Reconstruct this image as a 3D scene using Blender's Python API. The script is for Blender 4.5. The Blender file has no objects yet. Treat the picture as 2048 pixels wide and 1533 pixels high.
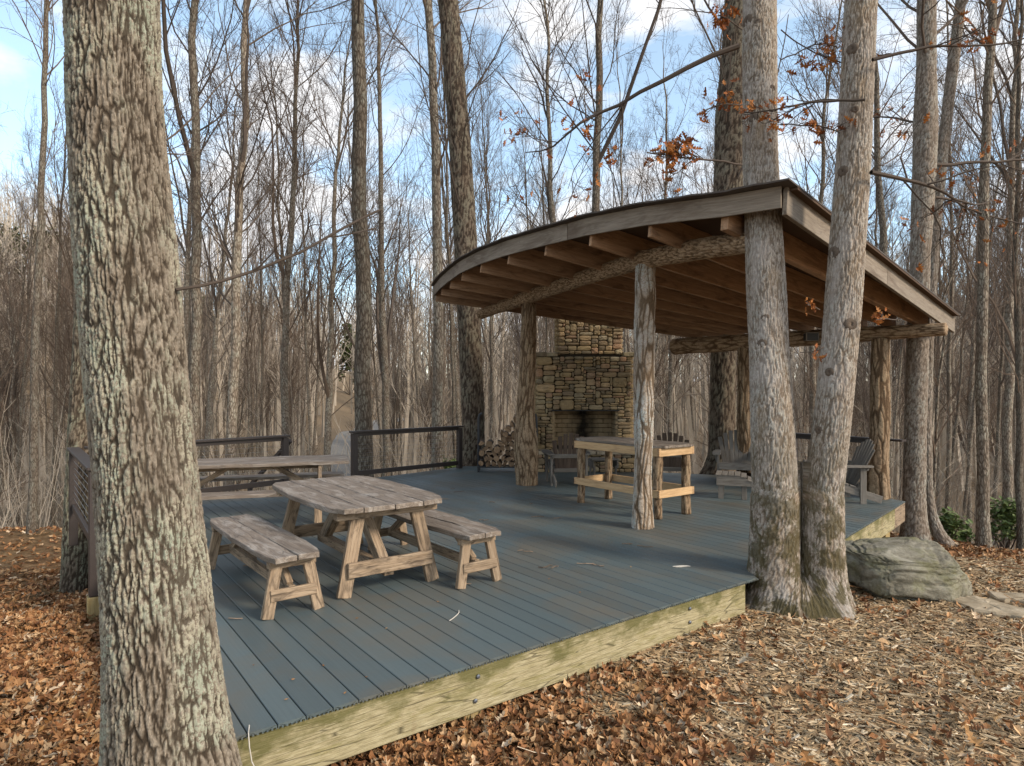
import bpy, math, random
import numpy as np
from mathutils import Matrix, Vector

R = math.radians
rng = np.random.default_rng(11)
random.seed(5)
SC = bpy.context.scene
COL = SC.collection

# ------------------------------------------------------------------ camera
EYE = 1.69                       # eye height above the deck boards (z = 0)
FX = 1290.0                      # focal length in photo pixels (2048 wide)
cam = bpy.data.cameras.new("camera")
cam.sensor_width = 36.0
cam.lens = 36.0 * FX / 2048.0
cam.shift_y = 11.5 / 2048.0
cam.clip_start = 0.05
cam.clip_end = 3000.0
cam_o = bpy.data.objects.new("camera", cam)
cam_o.location = (0, 0, EYE)
cam_o.rotation_euler = (R(90), 0, 0)
COL.objects.link(cam_o)
SC.camera = cam_o

# ------------------------------------------------------------------ light
SUN_EL, SUN_AZ = R(31), R(120)   # azimuth clockwise from +Y (view direction)
sd = Vector((math.sin(SUN_AZ) * math.cos(SUN_EL), math.cos(SUN_AZ) * math.cos(SUN_EL), math.sin(SUN_EL)))
sun = bpy.data.lights.new("sun", "SUN")
sun.energy = 1.7
sun.angle = R(12.0)
sun.color = (1.0, 0.88, 0.72)
sun_o = bpy.data.objects.new("sun", sun)
sun_o.rotation_euler = sd.to_track_quat("Z", "Y").to_euler()
COL.objects.link(sun_o)

W = bpy.data.worlds.new("World")
SC.world = W
W.use_nodes = True
nt = W.node_tree
nt.nodes.clear()
wo = nt.nodes.new("ShaderNodeOutputWorld")
bg = nt.nodes.new("ShaderNodeBackground")
sky = nt.nodes.new("ShaderNodeTexSky")
sky.sky_type = "NISHITA"
sky.sun_disc = False
sky.sun_elevation = SUN_EL
sky.sun_rotation = SUN_AZ
sky.altitude = 700
sky.air_density = 1.0
sky.dust_density = 1.2
sky.ozone_density = 1.0
tc = nt.nodes.new("ShaderNodeTexCoord")
mp = nt.nodes.new("ShaderNodeMapping")
mp.inputs["Scale"].default_value = (1.0, 1.0, 2.1)
mp.inputs["Location"].default_value = (3.1, 1.7, 0.25)
n1 = nt.nodes.new("ShaderNodeTexNoise")
n1.inputs["Scale"].default_value = 3.4
n1.inputs["Detail"].default_value = 9
n1.inputs["Roughness"].default_value = 0.56
n1.inputs["Distortion"].default_value = 0.25
rp = nt.nodes.new("ShaderNodeValToRGB")
rp.color_ramp.elements[0].position = 0.455
rp.color_ramp.elements[1].position = 0.58
rp.color_ramp.elements[0].color = (0.16, 0.16, 0.16, 1)
mx = nt.nodes.new("ShaderNodeMix")
mx.data_type = "RGBA"
mx.inputs["B"].default_value = (3.3, 3.3, 3.35, 1)      # sunlit cloud radiance, before the 0.13 strength
sat = nt.nodes.new("ShaderNodeHueSaturation")
sat.inputs["Saturation"].default_value = 0.95
sat.inputs["Hue"].default_value = 0.485
nt.links.new(tc.outputs["Generated"], mp.inputs["Vector"])
nt.links.new(mp.outputs["Vector"], n1.inputs["Vector"])
nt.links.new(n1.outputs["Fac"], rp.inputs["Fac"])
nt.links.new(rp.outputs["Color"], mx.inputs["Factor"])
nt.links.new(sky.outputs["Color"], sat.inputs["Color"])
nt.links.new(sat.outputs["Color"], mx.inputs["A"])
nt.links.new(mx.outputs["Result"], bg.inputs["Color"])
bg.inputs["Strength"].default_value = 0.15
nt.links.new(bg.outputs["Background"], wo.inputs["Surface"])

vs = SC.view_settings
vs.view_transform = "Standard"
vs.look = "None"
vs.exposure = 1.2
vs.gamma = 1.0
SC.render.engine = "CYCLES"
SC.cycles.max_bounces = 6
SC.cycles.diffuse_bounces = 3
SC.cycles.glossy_bounces = 2
SC.cycles.transparent_max_bounces = 4

# ------------------------------------------------------------------ numpy noise
def _h(ix, iy, iz, s):
    with np.errstate(over="ignore"):
        h = (ix.astype(np.uint32) * np.uint32(374761393) + iy.astype(np.uint32) * np.uint32(668265263)
             + iz.astype(np.uint32) * np.uint32(2147483647) + np.uint32(s * 144269 & 0xffffffff))
        h = (h ^ (h >> np.uint32(13))) * np.uint32(1274126177)
        h = (h ^ (h >> np.uint32(16))) * np.uint32(2246822519)
        h = h ^ (h >> np.uint32(15))
    return h.astype(np.float64) / 4294967295.0

def vnoise(p, s=0):
    i = np.floor(p).astype(np.int64)
    f = p - i
    f = f * f * (3 - 2 * f)
    r = 0
    for a in (0, 1):
        for b in (0, 1):
            for c in (0, 1):
                w = (f[..., 0] if a else 1 - f[..., 0]) * (f[..., 1] if b else 1 - f[..., 1]) * (f[..., 2] if c else 1 - f[..., 2])
                r = r + w * _h(i[..., 0] + a, i[..., 1] + b, i[..., 2] + c, s)
    return r

def fbm(p, s=0, o=4, g=0.5):
    a, r, t = 1.0, 0, 0
    for k in range(o):
        r = r + a * vnoise(p * (2 ** k), s + k)
        t += a
        a *= g
    return r / t

def worley(p, s=0):
    i = np.floor(p).astype(np.int64)
    f1 = np.full(p.shape[:-1], 9.0)
    f2 = np.full(p.shape[:-1], 9.0)
    for a in (-1, 0, 1):
        for b in (-1, 0, 1):
            for c in (-1, 0, 1):
                x, y, z = i[..., 0] + a, i[..., 1] + b, i[..., 2] + c
                d = np.sqrt((x + _h(x, y, z, s) - p[..., 0]) ** 2 + (y + _h(x, y, z, s + 1) - p[..., 1]) ** 2
                            + (z + _h(x, y, z, s + 2) - p[..., 2]) ** 2)
                m = d < f1
                f2 = np.where(m, f1, np.minimum(f2, d))
                f1 = np.where(m, d, f1)
    return f1, f2

def sstep(a, b, x):
    t = np.clip((x - a) / (b - a), 0, 1)
    return t * t * (3 - 2 * t)

# ------------------------------------------------------------------ mesh helpers
# a piece is (V (n,3), F list of index arrays with 3 or 4 columns, G (n,3) grain coordinates)
def join(pieces):
    V, Q, T, G, o = [], [], [], [], 0
    for v, fs, g in pieces:
        V.append(v)
        G.append(g)
        for f in fs:
            f = np.asarray(f)
            if f.size:
                (Q if f.shape[1] == 4 else T).append(f + o)
        o += len(v)
    return (np.concatenate(V), [np.concatenate(Q) if Q else np.zeros((0, 4), int), np.concatenate(T) if T else np.zeros((0, 3), int)],
            np.concatenate(G))

def mesh_of(name, pieces, mats, smooth=False, extra=None):
    V, (Q, T), G = join(pieces)
    me = bpy.data.meshes.new(name)
    nq, ntr = len(Q), len(T)
    me.vertices.add(len(V))
    me.vertices.foreach_set("co", np.ascontiguousarray(V, dtype=np.float32).ravel())
    me.loops.add(nq * 4 + ntr * 3)
    me.loops.foreach_set("vertex_index", np.concatenate([Q.ravel(), T.ravel()]).astype(np.int32))
    me.polygons.add(nq + ntr)
    st = np.concatenate([np.arange(nq) * 4, nq * 4 + np.arange(ntr) * 3]).astype(np.int32)
    me.polygons.foreach_set("loop_start", st)
    me.polygons.foreach_set("loop_total", np.concatenate([np.full(nq, 4), np.full(ntr, 3)]).astype(np.int32))
    me.polygons.foreach_set("use_smooth", np.full(nq + ntr, bool(smooth)))
    me.update(calc_edges=True)
    at = me.attributes.new("gco", "FLOAT_VECTOR", "POINT")
    at.data.foreach_set("vector", np.ascontiguousarray(G, dtype=np.float32).ravel())
    if extra is not None:
        a2 = me.attributes.new("rdg", "FLOAT", "POINT")
        a2.data.foreach_set("value", np.ascontiguousarray(extra, dtype=np.float32))
    me.materials.append(mats)
    return me

def tag(o, label=None, cat=None, group=None, kind=None):
    if label: o["label"] = label
    if cat: o["category"] = cat
    if group: o["group"] = group
    if kind: o["kind"] = kind
    return o

def thing(name, label, cat, loc=(0, 0, 0), rz=0.0, group=None):
    o = bpy.data.objects.new(name, None)
    o.empty_display_size = 0.1
    COL.objects.link(o)
    o.location = loc
    o.rotation_euler = (0, 0, rz)
    o["_l"] = list(loc)
    del o["_l"]
    return tag(o, label, cat, group)

def link(name, me, parent=None, world=False):
    """link mesh; with world=True the mesh is in world coordinates and is carried back to the parent's frame"""
    o = bpy.data.objects.new(name, me)
    COL.objects.link(o)
    if parent is not None:
        o.parent = parent
        if world:
            chain, p = Matrix.Identity(4), parent
            while p is not None:
                chain = Matrix.Translation(p.location) @ p.rotation_euler.to_matrix().to_4x4() @ chain
                p = p.parent
            me.transform(chain.inverted())
    return o

def part(name, pieces, m, parent, world=False, smooth=False, extra=None):
    return link(name, mesh_of(name, pieces if isinstance(pieces, list) else [pieces], m, smooth, extra), parent, world)

def copy_tree(o, parent=None):
    c = o.copy()
    COL.objects.link(c)
    if parent is not None: c.parent = parent
    for ch in list(o.children): copy_tree(ch, c)
    return c

_seed = [0]
def jit():
    _seed[0] += 1
    return (_seed[0] * 7.31) % 97

def xf(piece, M):
    v, f, g = piece
    M = np.array(M)
    return (v @ M[:3, :3].T + M[:3, 3], f, g)

def box(c, s, ch=0.004, rz=0.0):
    """chamfered box; length (grain) along its longest side"""
    s = np.array(s, float) / 2
    ch = min(ch, s.min() * 0.6)
    V = []
    for sx in (-1, 1):
        for sy in (-1, 1):
            for sz in (-1, 1):
                b = np.array((sx, sy, sz)) * s
                for a in range(3):
                    v = b.copy()
                    for k in range(3):
                        if k != a: v[k] -= (sx, sy, sz)[k] * ch
                    V.append(v)
    V = np.array(V)
    def idx(sx, sy, sz, a): return ((sx > 0) * 4 + (sy > 0) * 2 + (sz > 0)) * 3 + a
    Q, T = [], []
    for a in range(3):
        b, c2 = (a + 1) % 3, (a + 2) % 3
        for sg in (-1, 1):
            loop = []
            for u, w in ((-1, -1), (1, -1), (1, 1), (-1, 1)):
                k = [0, 0, 0]; k[a], k[b], k[c2] = sg, u, w
                loop.append(idx(*k, a))
            Q.append(loop if sg > 0 else loop[::-1])
        for u in (-1, 1):
            for w in (-1, 1):
                k0 = [0, 0, 0]; k1 = [0, 0, 0]
                k0[a], k0[b], k0[c2] = -1, u, w
                k1[a], k1[b], k1[c2] = 1, u, w
                q = [idx(*k0, b), idx(*k1, b), idx(*k1, c2), idx(*k0, c2)]
                Q.append(q if u * w > 0 else q[::-1])
    for sx in (-1, 1):
        for sy in (-1, 1):
            for sz in (-1, 1):
                t = [idx(sx, sy, sz, 0), idx(sx, sy, sz, 1), idx(sx, sy, sz, 2)]
                T.append(t if sx * sy * sz > 0 else t[::-1])
    ax = int(np.argmax(s))
    G = np.roll(V, -ax, axis=1) + jit()
    if rz:
        cz, sn = math.cos(rz), math.sin(rz)
        V = V @ np.array(((cz, sn, 0), (-sn, cz, 0), (0, 0, 1)))
    return (V + np.array(c, float), [np.array(Q), np.array(T)], G)

def bar(p0, p1, w, h, up=(0, 0, 1), ch=0.004):
    """chamfered timber from p0 to p1, w wide (across), h deep (towards up)"""
    p0, p1 = np.array(p0, float), np.array(p1, float)
    d = p1 - p0
    L = np.linalg.norm(d)
    x = d / L
    y = np.cross(np.array(up, float), x)
    if np.linalg.norm(y) < 1e-4: y = np.cross(np.array((0, 1, 0)), x)
    y /= np.linalg.norm(y)
    z = np.cross(x, y)
    v, f, g = box((0, 0, 0), (L, w, h), ch)
    g = v + jit()
    return (v @ np.array((x, y, z)) + (p0 + p1) / 2, f, g)

def frames(P):
    T = np.gradient(P, axis=-2)
    T /= np.linalg.norm(T, axis=-1, keepdims=True) + 1e-9
    mean = T.mean(axis=-2, keepdims=True)
    ref = np.where(np.abs(mean[..., 2:3]) > 0.75, np.array((1.0, 0, 0)), np.array((0, 0, 1.0)))
    U = np.cross(np.broadcast_to(ref, T.shape), T)
    U /= np.linalg.norm(U, axis=-1, keepdims=True) + 1e-9
    return T, U, np.cross(T, U)

def tubes(P, Rd, k):
    """many open tubes at once: P (B,n,3), Rd (B,n)"""
    B, n, _ = P.shape
    T, U, Vv = frames(P)
    th = np.arange(k) * 2 * np.pi / k
    ring = P[:, :, None] + Rd[:, :, None, None] * (np.cos(th)[None, None, :, None] * U[:, :, None] + np.sin(th)[None, None, :, None] * Vv[:, :, None])
    V = ring.reshape(-1, 3)
    i, j = np.meshgrid(np.arange(n - 1), np.arange(k), indexing="ij")
    q = np.stack([i * k + j, i * k + (j + 1) % k, (i + 1) * k + (j + 1) % k, (i + 1) * k + j], -1).reshape(-1, 4)
    Q = (q[None] + (np.arange(B) * n * k)[:, None, None]).reshape(-1, 4)
    s = np.concatenate([np.zeros((B, 1)), np.cumsum(np.linalg.norm(np.diff(P, axis=1), axis=-1), axis=1)], 1)
    G = np.stack([np.broadcast_to(s[:, :, None], (B, n, k)), Rd[:, :, None] * np.cos(th), Rd[:, :, None] * np.sin(th)], -1).reshape(-1, 3)
    return (V, [Q], G)

def pipe(pts, r, k=8, cap=True):
    P = np.array(pts, float)[None]
    Rd = np.broadcast_to(np.array(r, float), (1, P.shape[1])).copy()
    v, f, g = tubes(P, Rd, k)
    if cap:
        n = P.shape[1]
        v = np.concatenate([v, P[0, :1], P[0, -1:]])
        g = np.concatenate([g, np.zeros((2, 3)), np.zeros((2, 3))[:0]])[: len(v)]
        a, b = len(v) - 2, len(v) - 1
        j = np.arange(k)
        f = f + [np.stack([np.full(k, a), (j + 1) % k, j], -1), np.stack([np.full(k, b), (n - 1) * k + j, (n - 1) * k + (j + 1) % k], -1)]
    return (v, f, g)

def resample(P, Rd, ds):
    P, Rd = np.array(P, float), np.array(Rd, float)
    s = np.concatenate([[0], np.cumsum(np.linalg.norm(np.diff(P, axis=0), axis=1))])
    n = max(int(s[-1] / ds), 4)
    t = np.linspace(0, s[-1], n)
    o = np.stack([np.interp(t, s, P[:, k]) for k in range(3)], -1)
    r = np.interp(t, s, Rd)
    w = max(int(0.22 / ds), 1)
    ker = np.hanning(2 * w + 3)[1:-1]; ker /= ker.sum()
    def sm(a):
        ext = np.concatenate([2 * a[0] - a[w:0:-1], a, 2 * a[-1] - a[-2:-w - 2:-1]])
        return np.convolve(ext, ker, "valid")
    if n > 2 * w + 2:
        o = np.stack([sm(o[:, k]) for k in range(3)], -1)
        r = sm(r)
    return o, r, t

def bark_tube(P, Rd, nu, ds, cell=0.05, stretch=0.3, amp=0.02, lump=0.02, seed=0, cap=False, rmod=None, flute=0.0):
    """trunk or log with furrowed bark as real relief; returns piece and the ridge height 0..1"""
    o, r, t = resample(P, Rd, ds)
    n = len(o)
    T, U, Vv = frames(o[None]); U, Vv = U[0], Vv[0]
    th = np.arange(nu) * 2 * np.pi / nu
    r0 = float(np.mean(r))
    q = np.stack([np.broadcast_to(np.cos(th) * r0, (n, nu)), np.broadcast_to(np.sin(th) * r0, (n, nu)), np.broadcast_to(t[:, None], (n, nu))], -1)
    wob = np.stack([fbm(q * np.array((0.5 / cell, 0.5 / cell, 0.22 / cell)), seed + 40, 3) - 0.5, fbm(q * np.array((0.5 / cell, 0.5 / cell, 0.22 / cell)), seed + 50, 3) - 0.5, np.zeros((n, nu))], -1)
    wq = q + 1.1 * cell * wob
    f1, f2 = worley(wq * np.array((1 / cell, 1 / cell, stretch / cell)) + seed * 3.7, seed)
    rd = sstep(0.02, 0.26, f2 - f1)
    g1, g2 = worley((q + 0.8 * cell * wob[..., ::-1]) * np.array((0.55 / cell, 0.55 / cell, 3.2 * stretch / cell)) + 11, seed + 5)
    rd = rd * (0.45 + 0.55 * sstep(0.0, 0.10, g2 - g1))
    fine = fbm(q * np.array((4.5 / cell, 4.5 / cell, 1.6 / cell)), seed + 9, 3)
    rd = np.clip(rd * (0.45 + 0.95 * fine), 0, 1)
    lp = fbm(q * np.array((2.2, 2.2, 1.1)) + seed, seed + 3, 3) - 0.5
    rr = r[:, None] + amp * (rd - 0.75) + lump * 2 * lp * (r[:, None] / max(r0, 1e-3))
    if flute: rr = rr + flute * (sstep(0.2, 0.8, vnoise(q * np.array((9, 9, 0.55)) + seed, seed + 77)) - 0.5)
    if rmod is not None: rr = rmod(rr, th[None, :], t[:, None])
    V = o[:, None] + rr[..., None] * (np.cos(th)[None, :, None] * U[:, None] + np.sin(th)[None, :, None] * Vv[:, None])
    i, j = np.meshgrid(np.arange(n - 1), np.arange(nu), indexing="ij")
    Q = np.stack([i * nu + j, i * nu + (j + 1) % nu, (i + 1) * nu + (j + 1) % nu, (i + 1) * nu + j], -1).reshape(-1, 4)
    G = np.stack([q[..., 2], q[..., 0], q[..., 1]], -1).reshape(-1, 3)
    V = V.reshape(-1, 3)
    fs, rdg = [Q], rd.ravel()
    if cap:
        V = np.concatenate([V, o[:1], o[-1:]])
        G = np.concatenate([G, np.zeros((2, 3))])
        rdg = np.concatenate([rdg, [0.9, 0.9]])
        j = np.arange(nu)
        fs.append(np.stack([np.full(nu, n * nu), (j + 1) % nu, j], -1))
        fs.append(np.stack([np.full(nu, n * nu + 1), (n - 1) * nu + j, (n - 1) * nu + (j + 1) % nu], -1))
    return (V, fs, G), rdg

def scatter(tv, tf, pos, yaw, tilt, tdir, scale, G=None):
    """copies of a small triangle template laid at pos"""
    N = len(pos)
    cy, sy = np.cos(yaw), np.sin(yaw)
    v = tv[None] * scale[:, None, None] if scale.ndim == 1 else tv[None] * scale[:, None, :]
    x = v[..., 0] * cy[:, None] - v[..., 1] * sy[:, None]
    y = v[..., 0] * sy[:, None] + v[..., 1] * cy[:, None]
    z = v[..., 2]
    k = np.stack([np.cos(tdir), np.sin(tdir), np.zeros(N)], -1)[:, None]
    p = np.stack([x, y, z], -1)
    c, s = np.cos(tilt)[:, None, None], np.sin(tilt)[:, None, None]
    p = p * c + np.cross(np.broadcast_to(k, p.shape), p) * s + k * (p * k).sum(-1, keepdims=True) * (1 - c)
    V = (p + pos[:, None]).reshape(-1, 3)
    F = (tf[None] + (np.arange(N) * len(tv))[:, None, None]).reshape(-1, tf.shape[1])
    if G is None: G = np.stack([rng.random(N), rng.random(N), rng.random(N)], -1)
    return (V, [F], np.repeat(G, len(tv), 0))

def slant(px):
    """a round stem seen off the optical axis shows wider than its diameter"""
    return 1.0 / math.sqrt(1 + ((px - 1024.0) / FX) ** 2)

def at(px, py, D):
    """world point seen at photo pixel (px, py) at depth D metres"""
    return np.array(((px - 1024.0) / FX * D, D, EYE + (778.0 - py) / FX * D))
# ------------------------------------------------------------------ materials
class NB:
    def __init__(s, name, rough=0.85, spec=0.3):
        s.m = bpy.data.materials.new(name)
        s.m.use_nodes = True
        s.t = s.m.node_tree
        s.b = s.t.nodes["Principled BSDF"]
        s.b.inputs["Roughness"].default_value = rough
        s.b.inputs["Specular IOR Level"].default_value = spec
    def node(s, typ, **kw):
        n = s.t.nodes.new("ShaderNode" + typ)
        for k, v in kw.items(): setattr(n, k, v)
        return n
    def put(s, sock, v):
        if isinstance(v, bpy.types.NodeSocket): s.t.links.new(v, sock)
        elif isinstance(v, tuple) and len(v) == 3 and sock.type == "RGBA": sock.default_value = (*v, 1)
        else: sock.default_value = v
    def set(s, name, v): s.put(s.b.inputs[name], v); return s
    def gco(s, scale=(1, 1, 1), spread=0.0):
        a = s.node("Attribute", attribute_name="gco").outputs["Vector"]
        m = s.node("Mapping")
        s.put(m.inputs["Vector"], a)
        m.inputs["Scale"].default_value = scale
        if spread:
            mul = s.math("MULTIPLY", s.rand(), spread)
            c = s.node("CombineXYZ")
            for k in range(3): s.put(c.inputs[k], mul)
            s.put(m.inputs["Location"], c.outputs[0])
        return m.outputs[0]
    def obj(s, scale=(1, 1, 1)):
        m = s.node("Mapping")
        s.put(m.inputs["Vector"], s.node("TexCoord").outputs["Object"])
        m.inputs["Scale"].default_value = scale
        return m.outputs[0]
    def pos(s, scale=(1, 1, 1)):
        m = s.node("Mapping")
        s.put(m.inputs["Vector"], s.node("NewGeometry").outputs["Position"])
        m.inputs["Scale"].default_value = scale
        return m.outputs[0]
    def rand(s): return s.node("ObjectInfo").outputs["Random"]
    def noise(s, vec, scale=5, detail=4, rough=0.6, dist=0.0):
        n = s.node("TexNoise")
        s.put(n.inputs["Vector"], vec)
        for k, v in (("Scale", scale), ("Detail", detail), ("Roughness", rough), ("Distortion", dist)): n.inputs[k].default_value = v
        return n.outputs["Fac"]
    def voro(s, vec, scale=5, feature="F1", out="Distance"):
        n = s.node("TexVoronoi", feature=feature)
        s.put(n.inputs["Vector"], vec)
        n.inputs["Scale"].default_value = scale
        return n.outputs[out]
    def ramp(s, fac, *stops):
        n = s.node("ValToRGB")
        e = n.color_ramp.elements
        while len(e) < len(stops): e.new(0.5)
        for k, (p, c) in enumerate(stops):
            e[k].position = p
            e[k].color = (*c, 1) if isinstance(c, tuple) else (c, c, c, 1)
        s.put(n.inputs["Fac"], fac)
        return n.outputs["Color"]
    def mix(s, fac, a, b, mode="MIX"):
        n = s.node("Mix", data_type="RGBA", blend_type=mode)
        s.put(n.inputs[0], fac); s.put(n.inputs[6], a); s.put(n.inputs[7], b)
        return n.outputs[2]
    def math(s, op, a, b=0.0, clamp=False):
        n = s.node("Math", operation=op, use_clamp=clamp)
        s.put(n.inputs[0], a); s.put(n.inputs[1], b)
        return n.outputs[0]
    def bump(s, h, strength=0.4, dist=0.01):
        n = s.node("Bump")
        n.inputs["Strength"].default_value = strength
        n.inputs["Distance"].default_value = dist
        s.put(n.inputs["Height"], h)
        s.put(s.b.inputs["Normal"], n.outputs[0])
        return s
    def sep(s, vec, k):
        n = s.node("SeparateXYZ"); s.put(n.inputs[0], vec)
        return n.outputs[k]

MAT = {}
def wood(key, dark, mid, light, stain=None, stain_amt=0.5, rough=0.85, vary=0.25, bump=0.5, stain_scale=3.0, crack=0.0, spec=0.25, gs=(2.2, 34, 34), topmoss=None):
    b = NB(key, rough, spec)
    g = b.gco(gs, 40.0)
    n = b.noise(g, 1.0, 6, 0.65, 0.6)
    fine = b.noise(b.gco((7, 190, 190), 40.0), 1.0, 3, 0.6)
    c = b.ramp(n, (0.25, dark), (0.5, mid), (0.75, light))
    c = b.mix(0.35, c, b.ramp(fine, (0.3, dark), (0.7, light)))
    if stain:
        st = b.noise(b.gco((1.2, 5, 5), 40.0), stain_scale, 5, 0.65, 0.8)
        c = b.mix(b.ramp(st, (0.5, 0.0), (0.68, stain_amt)), c, stain)
    if crack:
        ck = b.voro(b.gco((1.4, 30, 30), 40.0), 1.0, "DISTANCE_TO_EDGE")
        c = b.mix(b.ramp(ck, (0.0, crack), (0.035, 0.0)), c, tuple(k * 0.25 for k in dark))
    if topmoss:
        zz = b.math("ADD", b.math("MULTIPLY", b.sep(b.pos(), 2), 4.2), 1.0)
        pn = b.noise(b.pos((2.6, 2.6, 5.0)), 1.6, 5, 0.65)
        c = b.mix(b.ramp(b.math("ADD", b.math("MULTIPLY", zz, 0.38), b.math("MULTIPLY", pn, 1.25)), (0.76, 0.0), (1.0, 0.85)), c, topmoss)
        rs = b.noise(b.pos((5.5, 5.5, 0.9)), 1.0, 3, 0.5)
        c = b.mix(b.ramp(rs, (0.66, 0.0), (0.76, 0.45)), c, (0.17, 0.095, 0.05))
    v = b.math("ADD", 1 - vary / 2, b.math("MULTIPLY", b.rand(), vary))
    hsv = b.node("HueSaturation"); b.put(hsv.inputs["Value"], v); b.put(hsv.inputs["Color"], c)
    b.set("Base Color", hsv.outputs[0])
    b.bump(b.math("ADD", n, b.math("MULTIPLY", fine, 0.6)), bump, 0.004)
    MAT[key] = b.m

wood("table_top", (0.075, 0.056, 0.042), (0.165, 0.128, 0.098), (0.275, 0.222, 0.172), (0.43, 0.39, 0.345), 0.5, 0.62, 0.2, 0.7, 2.2, 0.6, 0.4)
wood("leg_wood", (0.15, 0.098, 0.058), (0.30, 0.215, 0.138), (0.44, 0.34, 0.24), (0.07, 0.05, 0.035), 0.85, 0.8, 0.35, 0.7, 3.4, 0.7)
wood("treated_beam", (0.125, 0.10, 0.045), (0.33, 0.275, 0.15), (0.51, 0.45, 0.295), (0.19, 0.165, 0.05), 0.6, 0.8, 0.1, 1.0, 2.6, 0.8, gs=(9, 62, 62), topmoss=(0.10, 0.092, 0.028))
wood("rafter_wood", (0.18, 0.10, 0.054), (0.35, 0.205, 0.115), (0.47, 0.30, 0.185), (0.07, 0.04, 0.024), 0.6, 0.8, 0.25, 0.4, 2.0)
wood("fascia_wood", (0.125, 0.094, 0.066), (0.23, 0.187, 0.142), (0.335, 0.285, 0.228), (0.09, 0.06, 0.04), 0.75, 0.8, 0.1, 0.5, 0.9, 0.25)
wood("chair_wood", (0.095, 0.083, 0.07), (0.17, 0.15, 0.127), (0.25, 0.225, 0.195), (0.08, 0.066, 0.054), 0.5, 0.8, 0.25, 0.5)
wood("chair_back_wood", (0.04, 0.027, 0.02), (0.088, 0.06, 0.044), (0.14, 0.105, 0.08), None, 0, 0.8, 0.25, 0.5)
wood("bench_wood", (0.30, 0.175, 0.08), (0.52, 0.335, 0.17), (0.64, 0.45, 0.26), (0.28, 0.17, 0.085), 0.5, 0.75, 0.15, 0.4)
wood("log_end", (0.12, 0.07, 0.04), (0.22, 0.14, 0.08), (0.32, 0.22, 0.135), (0.1, 0.05, 0.03), 0.6, 0.85, 0.5, 0.5)
wood("log_side", (0.06, 0.042, 0.03), (0.12, 0.088, 0.064), (0.20, 0.15, 0.11), None, 0, 0.9, 0.5, 0.7)
wood("post_base_wood", (0.18, 0.12, 0.045), (0.34, 0.25, 0.11), (0.46, 0.36, 0.18), None, 0, 0.8, 0.2, 0.4)

def bark(key, furrow, mid, light, lichen=None, lich=0.5, moss=None, mossz=None, bump=0.6, rdg=True, vary=0.0, scale=1.0, lscale=3.2):
    b = NB(key, 0.92, 0.15)
    g = b.gco((1, 1, 1))
    if rdg: rd = b.node("Attribute", attribute_name="rdg").outputs["Fac"]
    else:
        sv = b.gco((6 * scale, 22 * scale, 22 * scale))
        wn = b.noise(b.gco((8 * scale, 14 * scale, 14 * scale)), 1.0, 3)
        vm = b.node("VectorMath", operation="ADD"); b.put(vm.inputs[0], sv)
        cx = b.node("CombineXYZ"); b.put(cx.inputs[1], wn); b.put(cx.inputs[2], wn); b.put(vm.inputs[1], cx.outputs[0])
        rd = b.ramp(b.voro(vm.outputs[0], 1.0, "DISTANCE_TO_EDGE"), (0.0, 0.0), (0.32, 1.0))
    fn = b.noise(b.gco((28, 70, 70)), 1.0, 5, 0.7)
    c = b.ramp(rd, (0.08, furrow), (0.40, mid), (0.9, light))
    fs = b.noise(b.gco((60, 150, 150)), 1.0, 3, 0.7)
    c = b.mix(1.0, c, b.ramp(fn, (0.3, 0.55), (0.68, 1.25)), "MULTIPLY")
    c = b.mix(0.8, c, b.ramp(fs, (0.3, 0.6), (0.65, 1.2)), "MULTIPLY")
    big = b.noise(b.gco((1.1, 2.2, 2.2)), 1.6, 4, 0.6)
    c = b.mix(b.ramp(big, (0.35, 0.0), (0.7, 0.45)), c, tuple(k * 0.75 for k in mid))
    if lichen:
        l1 = b.noise(b.gco((lscale * 0.9, lscale * 1.4, lscale * 1.4)), 1.0, 3, 0.55)
        l2 = b.noise(b.gco((48, 62, 62)), 1.0, 4, 0.8)
        lf = b.math("MULTIPLY", b.ramp(l1, (0.44, 0.0), (0.57, 1.0)), b.ramp(l2, (0.45, 0.0), (0.51, lich)))
        lf = b.math("MULTIPLY", lf, b.ramp(rd, (0.15, 0.1), (0.5, 1.0)))
        l3 = b.noise(b.gco((3, 5, 5)), 1.7, 2)
        c = b.mix(lf, c, b.mix(b.ramp(l3, (0.42, 0.0), (0.6, 1.0)), lichen, (lichen[0] * 0.86, lichen[1] * 1.0, lichen[2] * 1.02)))
    if moss:
        pt = b.noise(b.gco((2.4, 5, 5)), 1.0, 3, 0.5)
        c = b.mix(b.ramp(pt, (0.52, 0.0), (0.66, 0.5)), c, (0.40, 0.355, 0.315))
        c = b.mix(b.ramp(pt, (0.30, 0.45), (0.44, 0.0)), c, (0.30, 0.215, 0.13))
        mn = b.noise(b.gco((6, 9, 9)), 1.0, 5, 0.7)
        zf = b.ramp(b.math("MULTIPLY", b.sep(b.gco(), 0), 1.0 / mossz), (0.0, 0.95), (0.5, 0.75), (1.0, 0.0))
        c = b.mix(b.math("MULTIPLY", b.ramp(mn, (0.44, 0.0), (0.54, 1.0)), zf), c, moss)
    if vary:
        v = b.math("ADD", 1 - vary * 0.5, b.math("MULTIPLY", b.rand(), vary))
        hs = b.node("HueSaturation"); b.put(hs.inputs["Value"], v); b.put(hs.inputs["Color"], c)
        c = hs.outputs[0]
    b.set("Base Color", c)
    b.bump(b.math("ADD", b.math("MULTIPLY", rd, 0.35 if rdg else 1.0), b.math("ADD", b.math("MULTIPLY", fn, 0.6), b.math("MULTIPLY", fs, 0.35))), bump, 0.014)
    MAT[key] = b.m

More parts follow.
